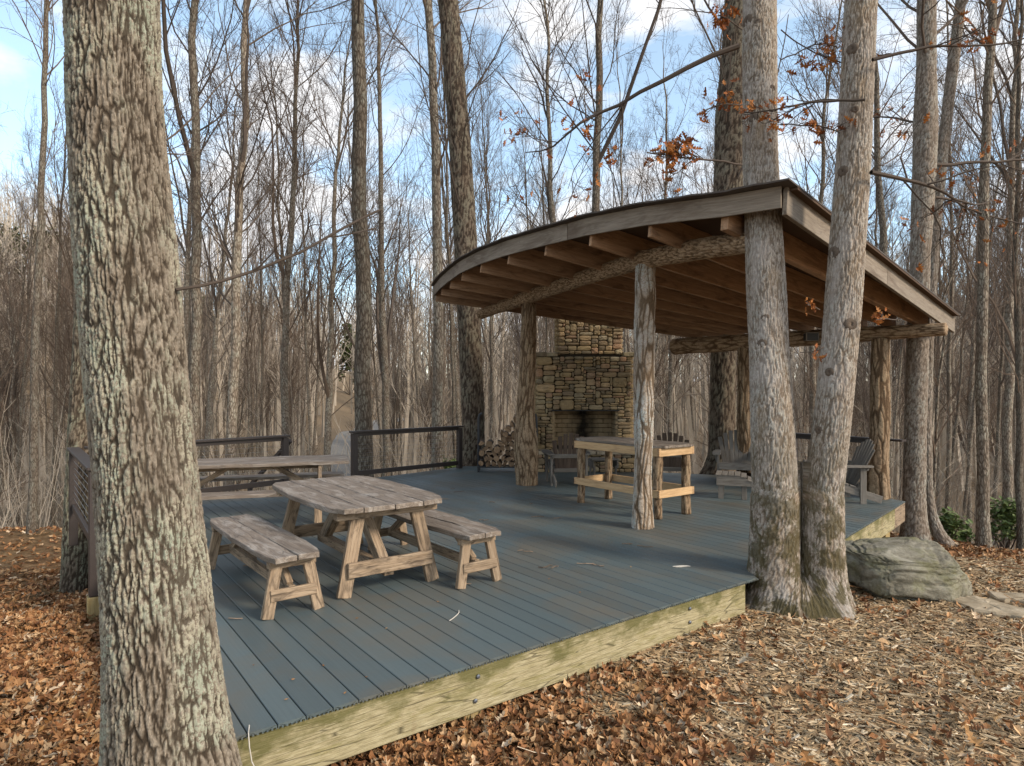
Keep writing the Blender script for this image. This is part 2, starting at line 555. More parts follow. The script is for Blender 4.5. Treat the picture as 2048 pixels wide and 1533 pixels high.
bark("bark_near", (0.045, 0.032, 0.021), (0.175, 0.14, 0.104), (0.29, 0.242, 0.185), (0.40, 0.37, 0.275), 0.75, bump=0.9, lscale=2.6)
bark("bark_second", (0.045, 0.032, 0.022), (0.125, 0.096, 0.068), (0.22, 0.178, 0.13), (0.33, 0.34, 0.23), 0.5, bump=0.8)
bark("bark_twin", (0.155, 0.115, 0.082), (0.29, 0.235, 0.182), (0.40, 0.345, 0.285), (0.44, 0.41, 0.37), 0.35, moss=(0.065, 0.052, 0.02), mossz=1.9, bump=0.7)
bark("bark_grey", (0.135, 0.10, 0.075), (0.22, 0.178, 0.138), (0.31, 0.255, 0.205), (0.40, 0.38, 0.33), 0.4, bump=0.6)
bark("bark_dark", (0.04, 0.028, 0.02), (0.105, 0.077, 0.055), (0.19, 0.15, 0.11), (0.26, 0.25, 0.18), 0.3, bump=0.7)
bark("bark_forest", (0.10, 0.075, 0.055), (0.215, 0.17, 0.127), (0.33, 0.275, 0.215), (0.44, 0.41, 0.33), 0.5, rdg=False, vary=0.75, bump=0.7)
bark("log_bark", (0.12, 0.075, 0.042), (0.32, 0.215, 0.13), (0.48, 0.35, 0.225), None, bump=0.8)
bark("post_grey", (0.12, 0.078, 0.045), (0.285, 0.21, 0.145), (0.44, 0.365, 0.29), (0.52, 0.49, 0.45), 0.85, bump=0.6, lscale=1.3)
bark("post_brown", (0.09, 0.055, 0.03), (0.21, 0.14, 0.085), (0.33, 0.235, 0.15), (0.42, 0.30, 0.19), 0.35, bump=0.7)

def plain(key, col, rough=0.7, metal=0.0, spec=0.3, var=0.25, sc=8.0, bump=0.15, by_rand=0.0):
    b = NB(key, rough, spec)
    n = b.noise(b.obj(), sc, 5, 0.65)
    c = b.mix(n, tuple(k * (1 - var) for k in col), tuple(min(1, k * (1 + var)) for k in col))
    if by_rand:
        hs = b.node("HueSaturation")
        b.put(hs.inputs["Value"], b.math("ADD", 1 - by_rand / 2, b.math("MULTIPLY", b.rand(), by_rand))); b.put(hs.inputs["Color"], c)
        c = hs.outputs[0]
    b.set("Base Color", c)
    b.b.inputs["Metallic"].default_value = metal
    b.bump(n, bump, 0.004)
    MAT[key] = b.m
plain("bark_knot", (0.12, 0.092, 0.07), 0.95, 0, 0.1, 0.4, 40, 0.6)
plain("rail_metal", (0.040, 0.030, 0.026), 0.5, 0, 0.4, 0.15, 20, 0.03)
plain("cable_steel", (0.30, 0.30, 0.30), 0.35, 0.9, 0.5, 0.1)
plain("bolt_steel", (0.22, 0.23, 0.25), 0.4, 0.8, 0.5, 0.2, 60)
plain("rack_metal", (0.018, 0.02, 0.024), 0.45, 0.0, 0.5, 0.2)
plain("mortar", (0.055, 0.045, 0.034), 0.95, 0, 0.1, 0.35, 20)
plain("roofing", (0.085, 0.07, 0.06), 0.75, 0, 0.25, 0.3, 10)
plain("stick", (0.17, 0.125, 0.09), 0.9, 0, 0.1, 0.4, 30, 0.3, 0.9)
plain("pale_stick", (0.5, 0.46, 0.40), 0.9, 0, 0.1, 0.2, 30, 0.2)
plain("branch", (0.105, 0.082, 0.066), 0.9, 0, 0.1, 0.3, 4, 0.0, 0.6)
plain("branch_warm", (0.135, 0.098, 0.072), 0.9, 0, 0.1, 0.3, 4, 0.0, 0.5)
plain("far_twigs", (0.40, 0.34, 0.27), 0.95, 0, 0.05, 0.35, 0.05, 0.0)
plain("hill_pine", (0.075, 0.09, 0.035), 0.95, 0, 0.05, 0.4, 0.6, 0.0)
plain("box_dark", (0.02, 0.019, 0.018), 0.5, 0, 0.4, 0.2)
plain("box_frame", (0.16, 0.13, 0.10), 0.5, 0, 0.4, 0.2)
plain("gravel_road_grey", (0.22, 0.208, 0.19), 0.95, 0, 0.1, 0.2, 2.0, 0.2)
plain("shrub_green", (0.11, 0.15, 0.045), 0.6, 0, 0.3, 0.4, 3.0, 0.0)
plain("sheathing", (0.085, 0.052, 0.032), 0.85, 0, 0.2, 0.45, 1.3, 0.2)
plain("lime_leaf", (0.2, 0.2, 0.06), 0.7, 0, 0.2, 0.3)

# composite decking: blue-grey, thin grain, dirt and brown leaf stain, satin
b = NB("deck_board", 0.42, 0.45)
g = b.gco((1.2, 60, 60), 30.0)
n = b.noise(g, 1.0, 4, 0.6)
dirt = b.noise(b.pos((0.9, 0.9, 0.9)), 1.3, 6, 0.62, 0.6)
sp = b.noise(b.pos(), 34.0, 3, 0.6)
c = b.mix(n, (0.066, 0.087, 0.090), (0.096, 0.122, 0.124))
c = b.mix(b.ramp(dirt, (0.43, 0.0), (0.66, 0.7)), c, (0.12, 0.10, 0.072))
c = b.mix(b.ramp(sp, (0.66, 0.0), (0.78, 0.5)), c, (0.17, 0.17, 0.165))
hs = b.node("HueSaturation"); b.put(hs.inputs["Value"], b.math("ADD", 0.88, b.math("MULTIPLY", b.rand(), 0.24))); b.put(hs.inputs["Color"], c)
b.set("Base Color", hs.outputs[0])
b.set("Roughness", b.math("ADD", 0.36, b.math("MULTIPLY", dirt, 0.3)))
b.bump(b.math("ADD", n, b.math("MULTIPLY", sp, 0.4)), 0.25, 0.003)
MAT["deck_board"] = b.m

# field stone: each stone its own tint
b = NB("field_stone", 0.88, 0.2)
rd = b.rand()
base = b.ramp(rd, (0.0, (0.30, 0.215, 0.115)), (0.2, (0.43, 0.315, 0.17)), (0.38, (0.19, 0.145, 0.095)), (0.55, (0.50, 0.345, 0.19)),
              (0.68, (0.36, 0.295, 0.18)), (0.8, (0.46, 0.275, 0.165)), (0.9, (0.22, 0.18, 0.125)), (1.0, (0.54, 0.44, 0.28)))
n = b.noise(b.pos(), 9.0, 6, 0.7)
n2 = b.noise(b.pos((1, 1, 2.5)), 26.0, 4, 0.7)
c = b.mix(b.ramp(n, (0.35, 0.0), (0.7, 0.5)), base, (0.10, 0.078, 0.045))
c = b.mix(b.ramp(n2, (0.55, 0.0), (0.75, 0.4)), c, (0.34, 0.28, 0.17))
b.set("Base Color", c)
b.bump(b.math("ADD", n, n2), 0.8, 0.012)
MAT["field_stone"] = b.m
# fire brick with soot in the middle of the hearth back
b = NB("fire_brick", 0.9, 0.15)
p = b.pos()
n = b.noise(p, 12.0, 5, 0.65)
c = b.mix(n, (0.26, 0.19, 0.11), (0.44, 0.33, 0.20))
dx = b.math("ABSOLUTE", b.math("SUBTRACT", b.sep(p, 0), 1.56))
sm = b.math("ADD", dx, b.math("MULTIPLY", b.noise(p, 5.0, 4), 0.35))
c = b.mix(b.ramp(sm, (0.22, 0.96), (0.55, 0.0)), c, (0.008, 0.007, 0.006))
b.set("Base Color", c).bump(n, 0.4, 0.006)
MAT["fire_brick"] = b.m
# boulder
b = NB("boulder_rock", 0.9, 0.2)
n = b.noise(b.obj((1, 1, 1.7)), 4.2, 9, 0.72, 0.3)
n2 = b.noise(b.obj((1, 1, 1.2)), 30.0, 5, 0.75)
c = b.ramp(n, (0.32, (0.07, 0.062, 0.046)), (0.47, (0.20, 0.18, 0.135)), (0.66, (0.35, 0.325, 0.26)))
ms = b.noise(b.obj(), 4.2, 5, 0.65)
c = b.mix(b.ramp(ms, (0.45, 0.0), (0.65, 0.6)), c, (0.14, 0.135, 0.05))
c = b.mix(b.ramp(n2, (0.58, 0.0), (0.72, 0.45)), c, (0.33, 0.32, 0.26))
b.set("Base Color", c).bump(b.math("ADD", n, b.math("MULTIPLY", n2, 0.5)), 0.9, 0.03)
MAT["boulder_rock"] = b.m
b = NB("flag_rock", 0.85, 0.25)
n = b.noise(b.pos((1, 1, 1)), 5.0, 8, 0.68, 0.5)
b.set("Base Color", b.ramp(n, (0.3, (0.22, 0.165, 0.10)), (0.55, (0.36, 0.29, 0.20)), (0.75, (0.45, 0.39, 0.30)))).bump(n, 0.7, 0.015)
MAT["flag_rock"] = b.m

def leafmat(key, stops, trans=0.25):
    b = NB(key, 0.7, 0.25)
    g = b.gco()
    c = b.ramp(b.sep(g, 0), *stops)
    v = b.math("ADD", 0.6, b.math("MULTIPLY", b.sep(g, 1), 0.75))
    hs = b.node("HueSaturation"); b.put(hs.inputs["Value"], v); b.put(hs.inputs["Color"], c)
    vein = b.noise(b.pos(), 55.0, 2, 0.5)
    cc = b.mix(b.ramp(vein, (0.4, 0.0), (0.7, 0.35)), hs.outputs[0], tuple(k * 0.45 for k in stops[1][1]))
    b.set("Base Color", cc)
    MAT[key] = b.m
leafmat("leaf_brown", ((0.0, (0.12, 0.05, 0.022)), (0.3, (0.245, 0.108, 0.042)), (0.55, (0.365, 0.19, 0.08)), (0.78, (0.47, 0.30, 0.155)), (0.95, (0.56, 0.45, 0.32))))
leafmat("leaf_orange", ((0.0, (0.20, 0.06, 0.018)), (0.5, (0.36, 0.12, 0.028)), (1.0, (0.46, 0.19, 0.05))))
leafmat("chip", ((0.0, (0.17, 0.10, 0.055)), (0.3, (0.31, 0.205, 0.11)), (0.6, (0.42, 0.285, 0.15)), (0.85, (0.56, 0.43, 0.265)), (1.0, (0.64, 0.55, 0.41))))
# single fallen leaves: tint from the object's own random value
b = NB("leaf_single", 0.7, 0.25)
n = b.noise(b.obj(), 40.0, 3)
c = b.ramp(b.rand(), (0.0, (0.17, 0.075, 0.03)), (0.35, (0.30, 0.145, 0.05)), (0.6, (0.40, 0.225, 0.09)), (0.85, (0.48, 0.32, 0.165)), (1.0, (0.50, 0.41, 0.29)))
b.set("Base Color", b.mix(b.ramp(n, (0.4, 0.0), (0.7, 0.4)), c, (0.14, 0.06, 0.025)))
MAT["leaf_single"] = b.m
# forest floor
b = NB("forest_floor", 0.95, 0.1)
p = b.pos()
n = b.noise(p, 9.0, 8, 0.75)
n2 = b.noise(p, 0.35, 5, 0.6)
v = b.voro(p, 14.0, "F1", "Color")
c = b.ramp(n, (0.3, (0.06, 0.034, 0.018)), (0.5, (0.155, 0.088, 0.042)), (0.7, (0.26, 0.165, 0.085)))
c = b.mix(0.4, c, b.ramp(b.sep(v, 0), (0.0, (0.09, 0.047, 0.022)), (0.6, (0.23, 0.125, 0.055)), (1.0, (0.35, 0.235, 0.13))))
c = b.mix(b.ramp(n2, (0.4, 0.0), (0.7, 0.45)), c, (0.155, 0.125, 0.06))
far = b.ramp(b.math("MULTIPLY", b.sep(b.pos(), 1), 0.01), (0.16, 0.0), (0.30, 1.0))
c = b.mix(far, c, b.mix(n, (0.13, 0.095, 0.06), (0.27, 0.20, 0.13)))
b.set("Base Color", c).bump(n, 0.9, 0.04)
MAT["forest_floor"] = b.m
# ------------------------------------------------------------------ terrain
CX = np.array([-60, -14, -10, -7.3, -5, -2, 1, 4, 6, 8, 12, 60.0])
CY = np.array([9, 13.2, 13.6, 12.4, 11.6, 14.4, 15.6, 14.6, 11.6, 9.6, 9.0, 7.0])
HA = np.array([-1.6, -1.2, -0.78, -0.45, -0.25, 0, 0.3, 0.55, 0.8, 1.4])
HZ = np.array([38, 36, 31, 21, 11, 8, 8, 9, 12, 14.0])
def gz(x, y, rough=True):
    x = np.asarray(x, float); y = np.asarray(y, float)
    base = -0.36 + 0.055 * np.minimum(x - 0.6, 0) * sstep(-30, 1, x) + 0.03 * np.clip(x, 0, 2.6) - 0.025 * np.clip(x - 3.5, 0, 6)
    base = np.maximum(base, -1.1) - 0.55 * sstep(-4.3, -6.2, x) * sstep(5.8, 8.4, y) - 0.46 * sstep(3.4, 5.8, x) * sstep(7.2, 10.0, y)
    d = np.maximum(0, y - np.interp(x, CX, CY))
    z = base - 4.7 * (1 - np.exp(-(d / 13.0) ** 1.35))
    dist = np.hypot(x, y)
    z = z + np.interp(x / np.maximum(np.abs(y), 1.0) * np.sign(np.maximum(y, 1)), HA, HZ) * sstep(50, 175, dist) * (y > 0)
    if rough:
        p = np.stack([x, y, np.zeros_like(x)], -1)
        z = z + (fbm(p * 0.9, 5, 3) - 0.5) * 0.07 * sstep(0, 3, dist) + (fbm(p * 0.08, 9, 3) - 0.5) * 3.0 * sstep(25, 90, dist)
    return z

def axis(lo, mid0, mid1, hi, fine, grow):
    a = list(np.arange(mid0, mid1 + 1e-6, fine))
    s, x = fine, mid1
    while x < hi:
        s *= grow; x += s; a.append(x)
    s, x = fine, mid0
    while x > lo:
        s *= grow; x -= s; a.insert(0, x)
    return np.array(a)
gx, gy = axis(-700, -9, 10, 700, 0.2, 1.085), axis(-250, 1.0, 17, 900, 0.2, 1.085)
XX, YY = np.meshgrid(gx, gy)
ZZ = gz(XX, YY)
V = np.stack([XX, YY, ZZ], -1).reshape(-1, 3)
nyy, nxx = XX.shape
i, j = np.meshgrid(np.arange(nyy - 1), np.arange(nxx - 1), indexing="ij")
Q = np.stack([i * nxx + j, i * nxx + j + 1, (i + 1) * nxx + j + 1, (i + 1) * nxx + j], -1).reshape(-1, 4)
ground = part("ground", (V, [Q], V), MAT["forest_floor"], None, smooth=True)
tag(ground, "sloping forest floor covered with fallen leaves round the deck", "ground", None, "structure")

# gravel road in the valley
rp_ = [(-9.9, 38), (-10.6, 42), (-13.4, 52), (-16.6, 64), (-19.0, 76), (-19.6, 88), (-17.5, 100)]
rx = np.interp(np.linspace(0, 6, 60), range(7), [p[0] for p in rp_])
ry = np.interp(np.linspace(0, 6, 60), range(7), [p[1] for p in rp_])
wv = np.linspace(-1.7, 1.7, 7)
RX = rx[:, None] + wv[None]
RY = np.broadcast_to(ry[:, None], RX.shape)
RZ = np.maximum(gz(RX, RY), gz(RX, RY).mean(1, keepdims=True)) + 0.10
V = np.stack([RX, RY, RZ], -1).reshape(-1, 3)
i, j = np.meshgrid(np.arange(59), np.arange(6), indexing="ij")
Q = np.stack([i * 7 + j, i * 7 + j + 1, (i + 1) * 7 + j + 1, (i + 1) * 7 + j], -1).reshape(-1, 4)
tag(part("gravel_road", (V, [Q], V), MAT["gravel_road_grey"], None), "pale grey gravel road winding up the valley between bare trunks", "road", None, "structure")

# ------------------------------------------------------------------ tree growing
def grow(starts, dirs, lens, n, wob, up, r0, r1, g):
    """wandering paths: (B,n,3) and radii"""
    B = len(starts)
    P = np.zeros((B, n, 3)); P[:, 0] = starts
    d = dirs / np.linalg.norm(dirs, axis=1, keepdims=True)
    for k in range(1, n):
        d = d + g.normal(0, wob, (B, 3)) + np.array((0, 0, up))
        d /= np.linalg.norm(d, axis=1, keepdims=True)
        P[:, k] = P[:, k - 1] + d * (lens / (n - 1))[:, None]
    t = np.linspace(0, 1, n)[None]
    return P, r0[:, None] * (1 - t) + r1[:, None] * t

def offshoots(P, Rd, per, lo, hi, amin, amax, lenfac, lens, g, upb=0.25):
    B, n, _ = P.shape
    t = g.uniform(lo, hi, (B, per)); t.sort(axis=1)
    s = t * (n - 1); i0 = np.minimum(s.astype(int), n - 2); f = (s - i0)[..., None]
    bi = np.arange(B)[:, None]
    st = P[bi, i0] * (1 - f) + P[bi, i0 + 1] * f
    r = Rd[bi, i0] * (1 - f[..., 0]) + Rd[bi, i0 + 1] * f[..., 0]
    T = P[bi, i0 + 1] - P[bi, i0]
    T /= np.linalg.norm(T, axis=-1, keepdims=True)
    rv = g.normal(0, 1, T.shape)
    side = np.cross(T, rv); side /= np.linalg.norm(side, axis=-1, keepdims=True) + 1e-9
    a = g.uniform(amin, amax, t.shape)[..., None]
    d = T * np.cos(a) + side * np.sin(a) + np.array((0, 0, upb))
    ln = lens[:, None] * lenfac * g.uniform(0.6, 1.25, t.shape) * (1.15 - 0.6 * t)
    return st.reshape(-1, 3), d.reshape(-1, 3), ln.ravel(), r.ravel()

def crown_pieces(path, rad, g, n1=20, start=0.25, len1=4.5, n2=6, n3=6, n4=2, forks=2, twig=0.004):
    P, Rd = path[None], rad[None]
    out = []
    lens = np.array([len1])
    st, d, ln, r = offshoots(P, Rd, n1, start, 0.97, 0.6, 1.15, 1.0, lens, g, 0.35)
    fk = g.random(len(ln)) < forks / max(n1, 1)
    ln = np.where(fk, ln * 1.7, ln)
    r1 = np.where(fk, r * 0.6, np.minimum(r * 0.34, 0.024 + 0 * r))
    d = np.where(fk[:, None], d + np.array((0, 0, 1.1)), d)
    P1, R1 = grow(st, d, ln, 9, 0.12, 0.07, r1, np.full(len(ln), 0.007), g)
    out.append(tubes(P1, R1, 6))
    st, d, l2, r = offshoots(P1, R1, n2, 0.15, 0.95, 0.45, 1.0, 0.46, ln, g, 0.18)
    P2, R2 = grow(st, d, l2, 6, 0.17, 0.05, np.minimum(r * 0.6, 0.018), np.full(len(l2), twig * 1.1), g)
    out.append(tubes(P2, R2, 4))
    st, d, l3, r = offshoots(P2, R2, n3, 0.1, 1.0, 0.4, 1.0, 0.5, l2, g, 0.1)
    P3, R3 = grow(st, d, l3, 4, 0.24, 0.05, np.minimum(r * 0.6, twig * 1.7), np.full(len(l3), twig * 0.75), g)
    out.append(tubes(P3, R3, 3))
    if n4:
        st, d, l4, r = offshoots(P3, R3, n4, 0.2, 1.0, 0.4, 0.9, 0.55, l3, g, 0.05)
        P4, R4 = grow(st, d, l4, 2, 0.2, 0.05, np.full(len(l4), twig), np.full(len(l4), twig * 0.6), g)
        out.append(tubes(P4, R4, 3))
    return out, (P3, R3)

# leaf shapes ------------------------------------------------------------------
def oak_leaf(lobes=3, curl=0.2, fold=0.25, seed=0):
    """lobed oak leaf about 1 unit long as a strip of triangles either side of the midrib"""
    g = np.random.default_rng(seed)
    prof = [(0.0, 0.02), (0.12, 0.04)]
    for k in range(lobes):
        t0 = 0.16 + 0.7 * k / lobes
        w = (0.2, 0.34, 0.25, 0.2)[k]
        prof += [(t0 + 0.05, w * g.uniform(0.85, 1.15)), (t0 + 0.7 / lobes * 0.78, 0.075)]
    prof += [(0.93, 0.1), (1.0, 0.01)]
    V, F = [], []
    for t, w in prof:
        z = curl * (t - 0.5) ** 2 * 2.2 + g.normal(0, 0.025)
        for s in (-1, 0, 1):
            V.append((t - 0.5, s * w, z + fold * abs(s) * w + (g.normal(0, 0.03) if s else 0)))
    for k in range(len(prof) - 1):
        a = k * 3
        F += [(a, a + 1, a + 4), (a, a + 4, a + 3), (a + 1, a + 2, a + 5), (a + 1, a + 5, a + 4)]
    return np.array(V), np.array(F)
def small_leaf(curl=0.3, fold=0.3, seed=0):
    g = np.random.default_rng(seed)
    V = [(-0.5, 0, 0.05), (-0.12, -0.27, fold * 0.3), (-0.1, 0, 0), (-0.12, 0.27, fold * 0.3 + g.normal(0, 0.04)),
         (0.22, -0.2, fold * 0.2 + curl * 0.1), (0.22, 0, curl * 0.15), (0.22, 0.22, fold * 0.25), (0.5, 0, curl * 0.5)]
    F = [(0, 1, 2), (0, 2, 3), (1, 4, 5), (1, 5, 2), (2, 5, 6), (2, 6, 3), (4, 7, 5), (5, 7, 6)]
    return np.array(V), np.array(F)

def dead_leaves(name, tips, n, g, parent, size=(0.07, 0.12), mat="leaf_orange"):
    k = g.integers(0, len(tips), n)
    pos = tips[k] + g.normal(0, 0.035, (n, 3)) - np.array((0, 0, 0.03))
    lv, lf = oak_leaf(3, 0.3, 0.35, 3)
    p = scatter(lv, lf, pos, g.uniform(0, 6.28, n), g.uniform(0.6, 1.7, n), g.uniform(0, 6.28, n), g.uniform(*size, n))
    o = part(name, p, MAT[mat], parent, world=True)
    o["kind"] = "stuff"
    return o

# ------------------------------------------------------------------ forest prototypes
PROTO = []
for k in range(9):
    g = np.random.default_rng(100 + k)
    h = g.uniform(20, 27)
    r0 = g.uniform(0.13, 0.19)
    n = 26
    t = np.linspace(0, 1, n)
    bend = np.cumsum(g.normal(0, 0.055, (n, 2)), axis=0) * (0.4 + t[:, None])
    bend += np.outer(t * t, g.normal(0, 0.9, 2))
    path = np.stack([bend[:, 0], bend[:, 1], t * h - 0.3], -1)
    path[0, :2] = 0
    rad = r0 * (1 - t) ** 0.75 * (1 + 0.55 * np.exp(-t * h / 0.45)) + 0.008
    tr = mesh_of("forest_trunk", [tubes(path[None], rad[None], 9)], MAT["bark_forest"], True)
    pcs, _ = crown_pieces(path, rad, g, n1=(36, 30, 42)[k % 3], start=(0.27, 0.36, 0.2)[k % 3], len1=g.uniform(4.4, 6.6), n2=6, n3=6, n4=2, forks=(5, 8, 3)[k % 3], twig=0.0042)
    cr = mesh_of("forest_crown", pcs, MAT["branch" if k % 2 else "branch_warm"], False)
    PROTO.append((tr, cr, r0, h))
SAPL = []
for k in range(4):
    g = np.random.default_rng(200 + k)
    h, n = g.uniform(6, 10), 12
    t = np.linspace(0, 1, n)
    bend = np.cumsum(g.normal(0, 0.09, (n, 2)), axis=0)
    path = np.stack([bend[:, 0], bend[:, 1], t * h - 0.2], -1)
    rad = 0.042 * (1 - t) ** 0.8 + 0.005
    tr = mesh_of("sapling_trunk", [tubes(path[None], rad[None], 6)], MAT["bark_forest"], True)
    pcs, _ = crown_pieces(path, rad, g, n1=20, start=0.12, len1=1.9, n2=5, n3=5, n4=0, forks=1, twig=0.0035)
    SAPL.append((tr, mesh_of("sapling_crown", pcs, MAT["branch_warm"]), 0.045, h))

def put_tree(proto, x, y, sc, rz, label, group, lean=(0, 0), cat="tree", name="bare_tree", sz=None):
    o = thing(name, label, cat, (x, y, float(gz(x, y)) - 0.05), rz, group)
    o.rotation_euler = (lean[0], lean[1], rz)
    o.scale = (sc, sc, sz or sc)
    for nm, me in (("trunk", proto[0]), ("crown", proto[1])):
        c = bpy.data.objects.new(nm, me)
        COL.objects.link(c)
        c.parent = o
    return o

ROADX = lambda y: np.interp(y, [p[1] for p in rp_], [p[0] for p in rp_])
taken = []
def free(x, y, dmin):
    return all((x - a) ** 2 + (y - b_) ** 2 > dmin * dmin for a, b_ in taken)

# trees one can point to: (photo column of the base, distance, trunk width in photo pixels, prototype, turn, label)
LEAD = [
 (66, 13.5, 22, 4, 0.4, "pale slender tree standing at the left edge, beyond the leafy bank"),
 (398, 15.5, 27, 1, 2.2, "dark tree just right of the big lichen-covered trunk, leaning right"),
 (463, 15.0, 26, 3, 4.1, "grey tree with a sunlit right edge behind the far picnic table"),
 (570, 19.0, 20, 0, 1.0, "forking tree behind the end of the left back railing"),
 (654, 18.0, 17, 2, 3.0, "straight dark tree left of the gap where the gravel road shows"),
 (733, 16.5, 38, 7, 0.2, "stout dark tree leaning right behind the post at the stair opening"),
 (770, 18.5, 18, 5, 5.2, "grey tree seen through the left half of the middle railing"),
 (872, 16.8, 24, 6, 1.9, "pale tree seen through the right half of the middle railing"),
 (1119, 22.0, 17, 3, 0.9, "thin straight tree rising above the roof, left of the pair"),
 (1186, 19.0, 22, 1, 3.4, "pale tree rising above the middle of the curved roof edge"),
 (1345, 24.0, 14, 8, 2.7, "thin dark tree seen between the bleached post and the far log beam"),
 (1613, 21.0, 18, 0, 5.0, "dark tree rising above the roof between the two stems"),
 (1776, 15.5, 24, 4, 1.3, "dark forked tree rising above the roof right of the double trunk"),
 (1968, 10.4, 29, 6, 4.4, "dark mossy tree standing on the bank at the right"),
 (2010, 14.5, 25, 7, 2.5, "grey tree behind the green shrub at the right edge"),
 (2042, 13.0, 20, 2, 0.3, "leaning tree cut by the right edge of the view"),
 (1895, 18.5, 13, 8, 3.9, "thin leaning tree behind the small green shrub on the right"),
]
for px, D, wpx, k, rz, lab in LEAD:
    x = (px - 1024) / FX * D
    sc = (wpx * 0.88 * slant(px) / FX * D / 2) / (PROTO[k][2] * 0.96)
    put_tree(PROTO[k], x, D, sc, rz, lab, "trees one can tell apart behind the deck", sz=max(sc, 0.72) if sc < 1.4 else 1.25)
    taken.append((x, D))

g = np.random.default_rng(77)
LM_ = [(70, "by the left edge"), (200, "left of the big lichen-covered trunk"), (400, "hidden by the big lichen-covered trunk"),
 (470, "behind the dark leaning tree"), (575, "behind the far picnic table"), (660, "left of the stair opening"),
 (735, "in the gap over the gravel road"), (860, "behind the middle railing's left half"), (935, "behind the middle railing's right half"),
 (1070, "above the firewood rack"), (1270, "behind the stone fireplace"), (1400, "right of the bleached post"),
 (1500, "behind the light adirondack chair"), (1620, "behind the double oak"), (1740, "behind the right corner railing"), (1860, "behind the grey corner oak"),
 (1960, "left of the mossy tree"), (9999, "right of the mossy tree on the bank")]
def where(px): return next(t for lim, t in LM_ if px < lim)
def kindof(sc): return "sturdy grey-brown tree" if sc > 0.55 else "slim bare tree" if sc > 0.36 else "very thin bare tree"
cnt = tries = 0
while cnt < 285 and tries < 9000:
    tries += 1
    D = 18.5 + 50 * g.random() ** 1.1
    px = g.uniform(-260, 2300)
    x = (px - 1024) / FX * D
    if D < 17.5 and -2.5 < x < 6: continue
    if 640 < px < 728 and g.random() < 0.85: continue
    if abs(x - ROADX(D)) < 2.6 and D > 30: continue
    if not free(x, D, 1.6 + 0.02 * D): continue
    k = int(g.integers(0, len(PROTO)))
    sc = g.uniform(0.4, 0.72) if g.random() < 0.4 else g.uniform(0.22, 0.45)
    far_ = "near" if D < 34 else "far"
    put_tree(PROTO[k], x, D, sc, g.uniform(0, 6.28), kindof(sc) + (" on the near slope " if far_ == "near" else " down the slope ") + where(px), kindof(sc) + "s " + far_ + ", " + where(px), (g.normal(0, 0.035), g.normal(0, 0.035)), sz=max(sc * 1.1, 0.62) * g.uniform(0.85, 1.1))
    taken.append((x, D)); cnt += 1
cnt = tries = 0
while cnt < 60 and tries < 4000:
    tries += 1
    D = 13 + 24 * g.random()
    px = g.uniform(-100, 2150)
    x = (px - 1024) / FX * D
    if D < np.interp(x, CX, CY) + 1.5: continue
    if 655 < px < 720: continue
    if not free(x, D, 0.8): continue
    put_tree(SAPL[int(g.integers(0, 4))], x, D, g.uniform(0.6, 1.2), g.uniform(0, 6.28), "twiggy sapling " + where(px), "saplings " + where(px), (g.normal(0, 0.06), g.normal(0, 0.06)), "sapling", "sapling")
    taken.append((x, D)); cnt += 1

# ------------------------------------------------------------------ wooded hills far off: one mass
TPL = []
for k in range(6):
    g = np.random.default_rng(300 + k)
    h = g.uniform(14, 19)
    t = np.linspace(0, 1, 5)
    path = np.stack([np.cumsum(g.normal(0, 0.22, 5)), np.cumsum(g.normal(0, 0.22, 5)), t * h - 0.6], -1)
    rad = 0.17 * (1 - t) + 0.02
    pc = [tubes(path[None], rad[None], 3)]
    st, d, ln, r = offshoots(path[None], rad[None], 10, 0.28, 0.98, 0.5, 1.0, 1.0, np.array([4.2]), g, 0.4)
    P1, R1 = grow(st, d, ln, 3, 0.2, 0.12, np.full(len(ln), 0.05), np.full(len(ln), 0.012), g)
    pc.append(tubes(P1, R1, 3))
    st, d, l2, r = offshoots(P1, R1, 3, 0.2, 1.0, 0.4, 0.9, 0.6, ln, g, 0.2)
    P2, R2 = grow(st, d, l2, 2, 0.2, 0.08, np.full(len(l2), 0.022), np.full(len(l2), 0.01), g)
    pc.append(tubes(P2, R2, 3))
    V, (Qk, Tk), G = join(pc)
    TPL.append((V, Qk))
pcs = []
g = np.random.default_rng(31)
for k in range(6):
    n = 390
    D = 44 + 150 * g.random(n) ** 1.1
    px = g.uniform(-420, 2460, n)
    x = (px - 1024) / FX * D
    ok = ~((np.abs(x - ROADX(D)) < 3.2) | ((px > 655) & (px < 722) & (D < 75)))
    x, D = x[ok], D[ok]
    pos = np.stack([x, D, gz(x, D)], -1)
    pcs.append(scatter(TPL[k][0], TPL[k][1], pos, g.uniform(0, 6.28, len(x)), np.abs(g.normal(0, 0.05, len(x))), g.uniform(0, 6.28, len(x)), g.uniform(0.75, 1.2, len(x))))
tag(part("distant_woods", pcs, MAT["far_twigs"], None), "grey-brown mass of bare trees covering the hills beyond the valley", "woods", None, "stuff")

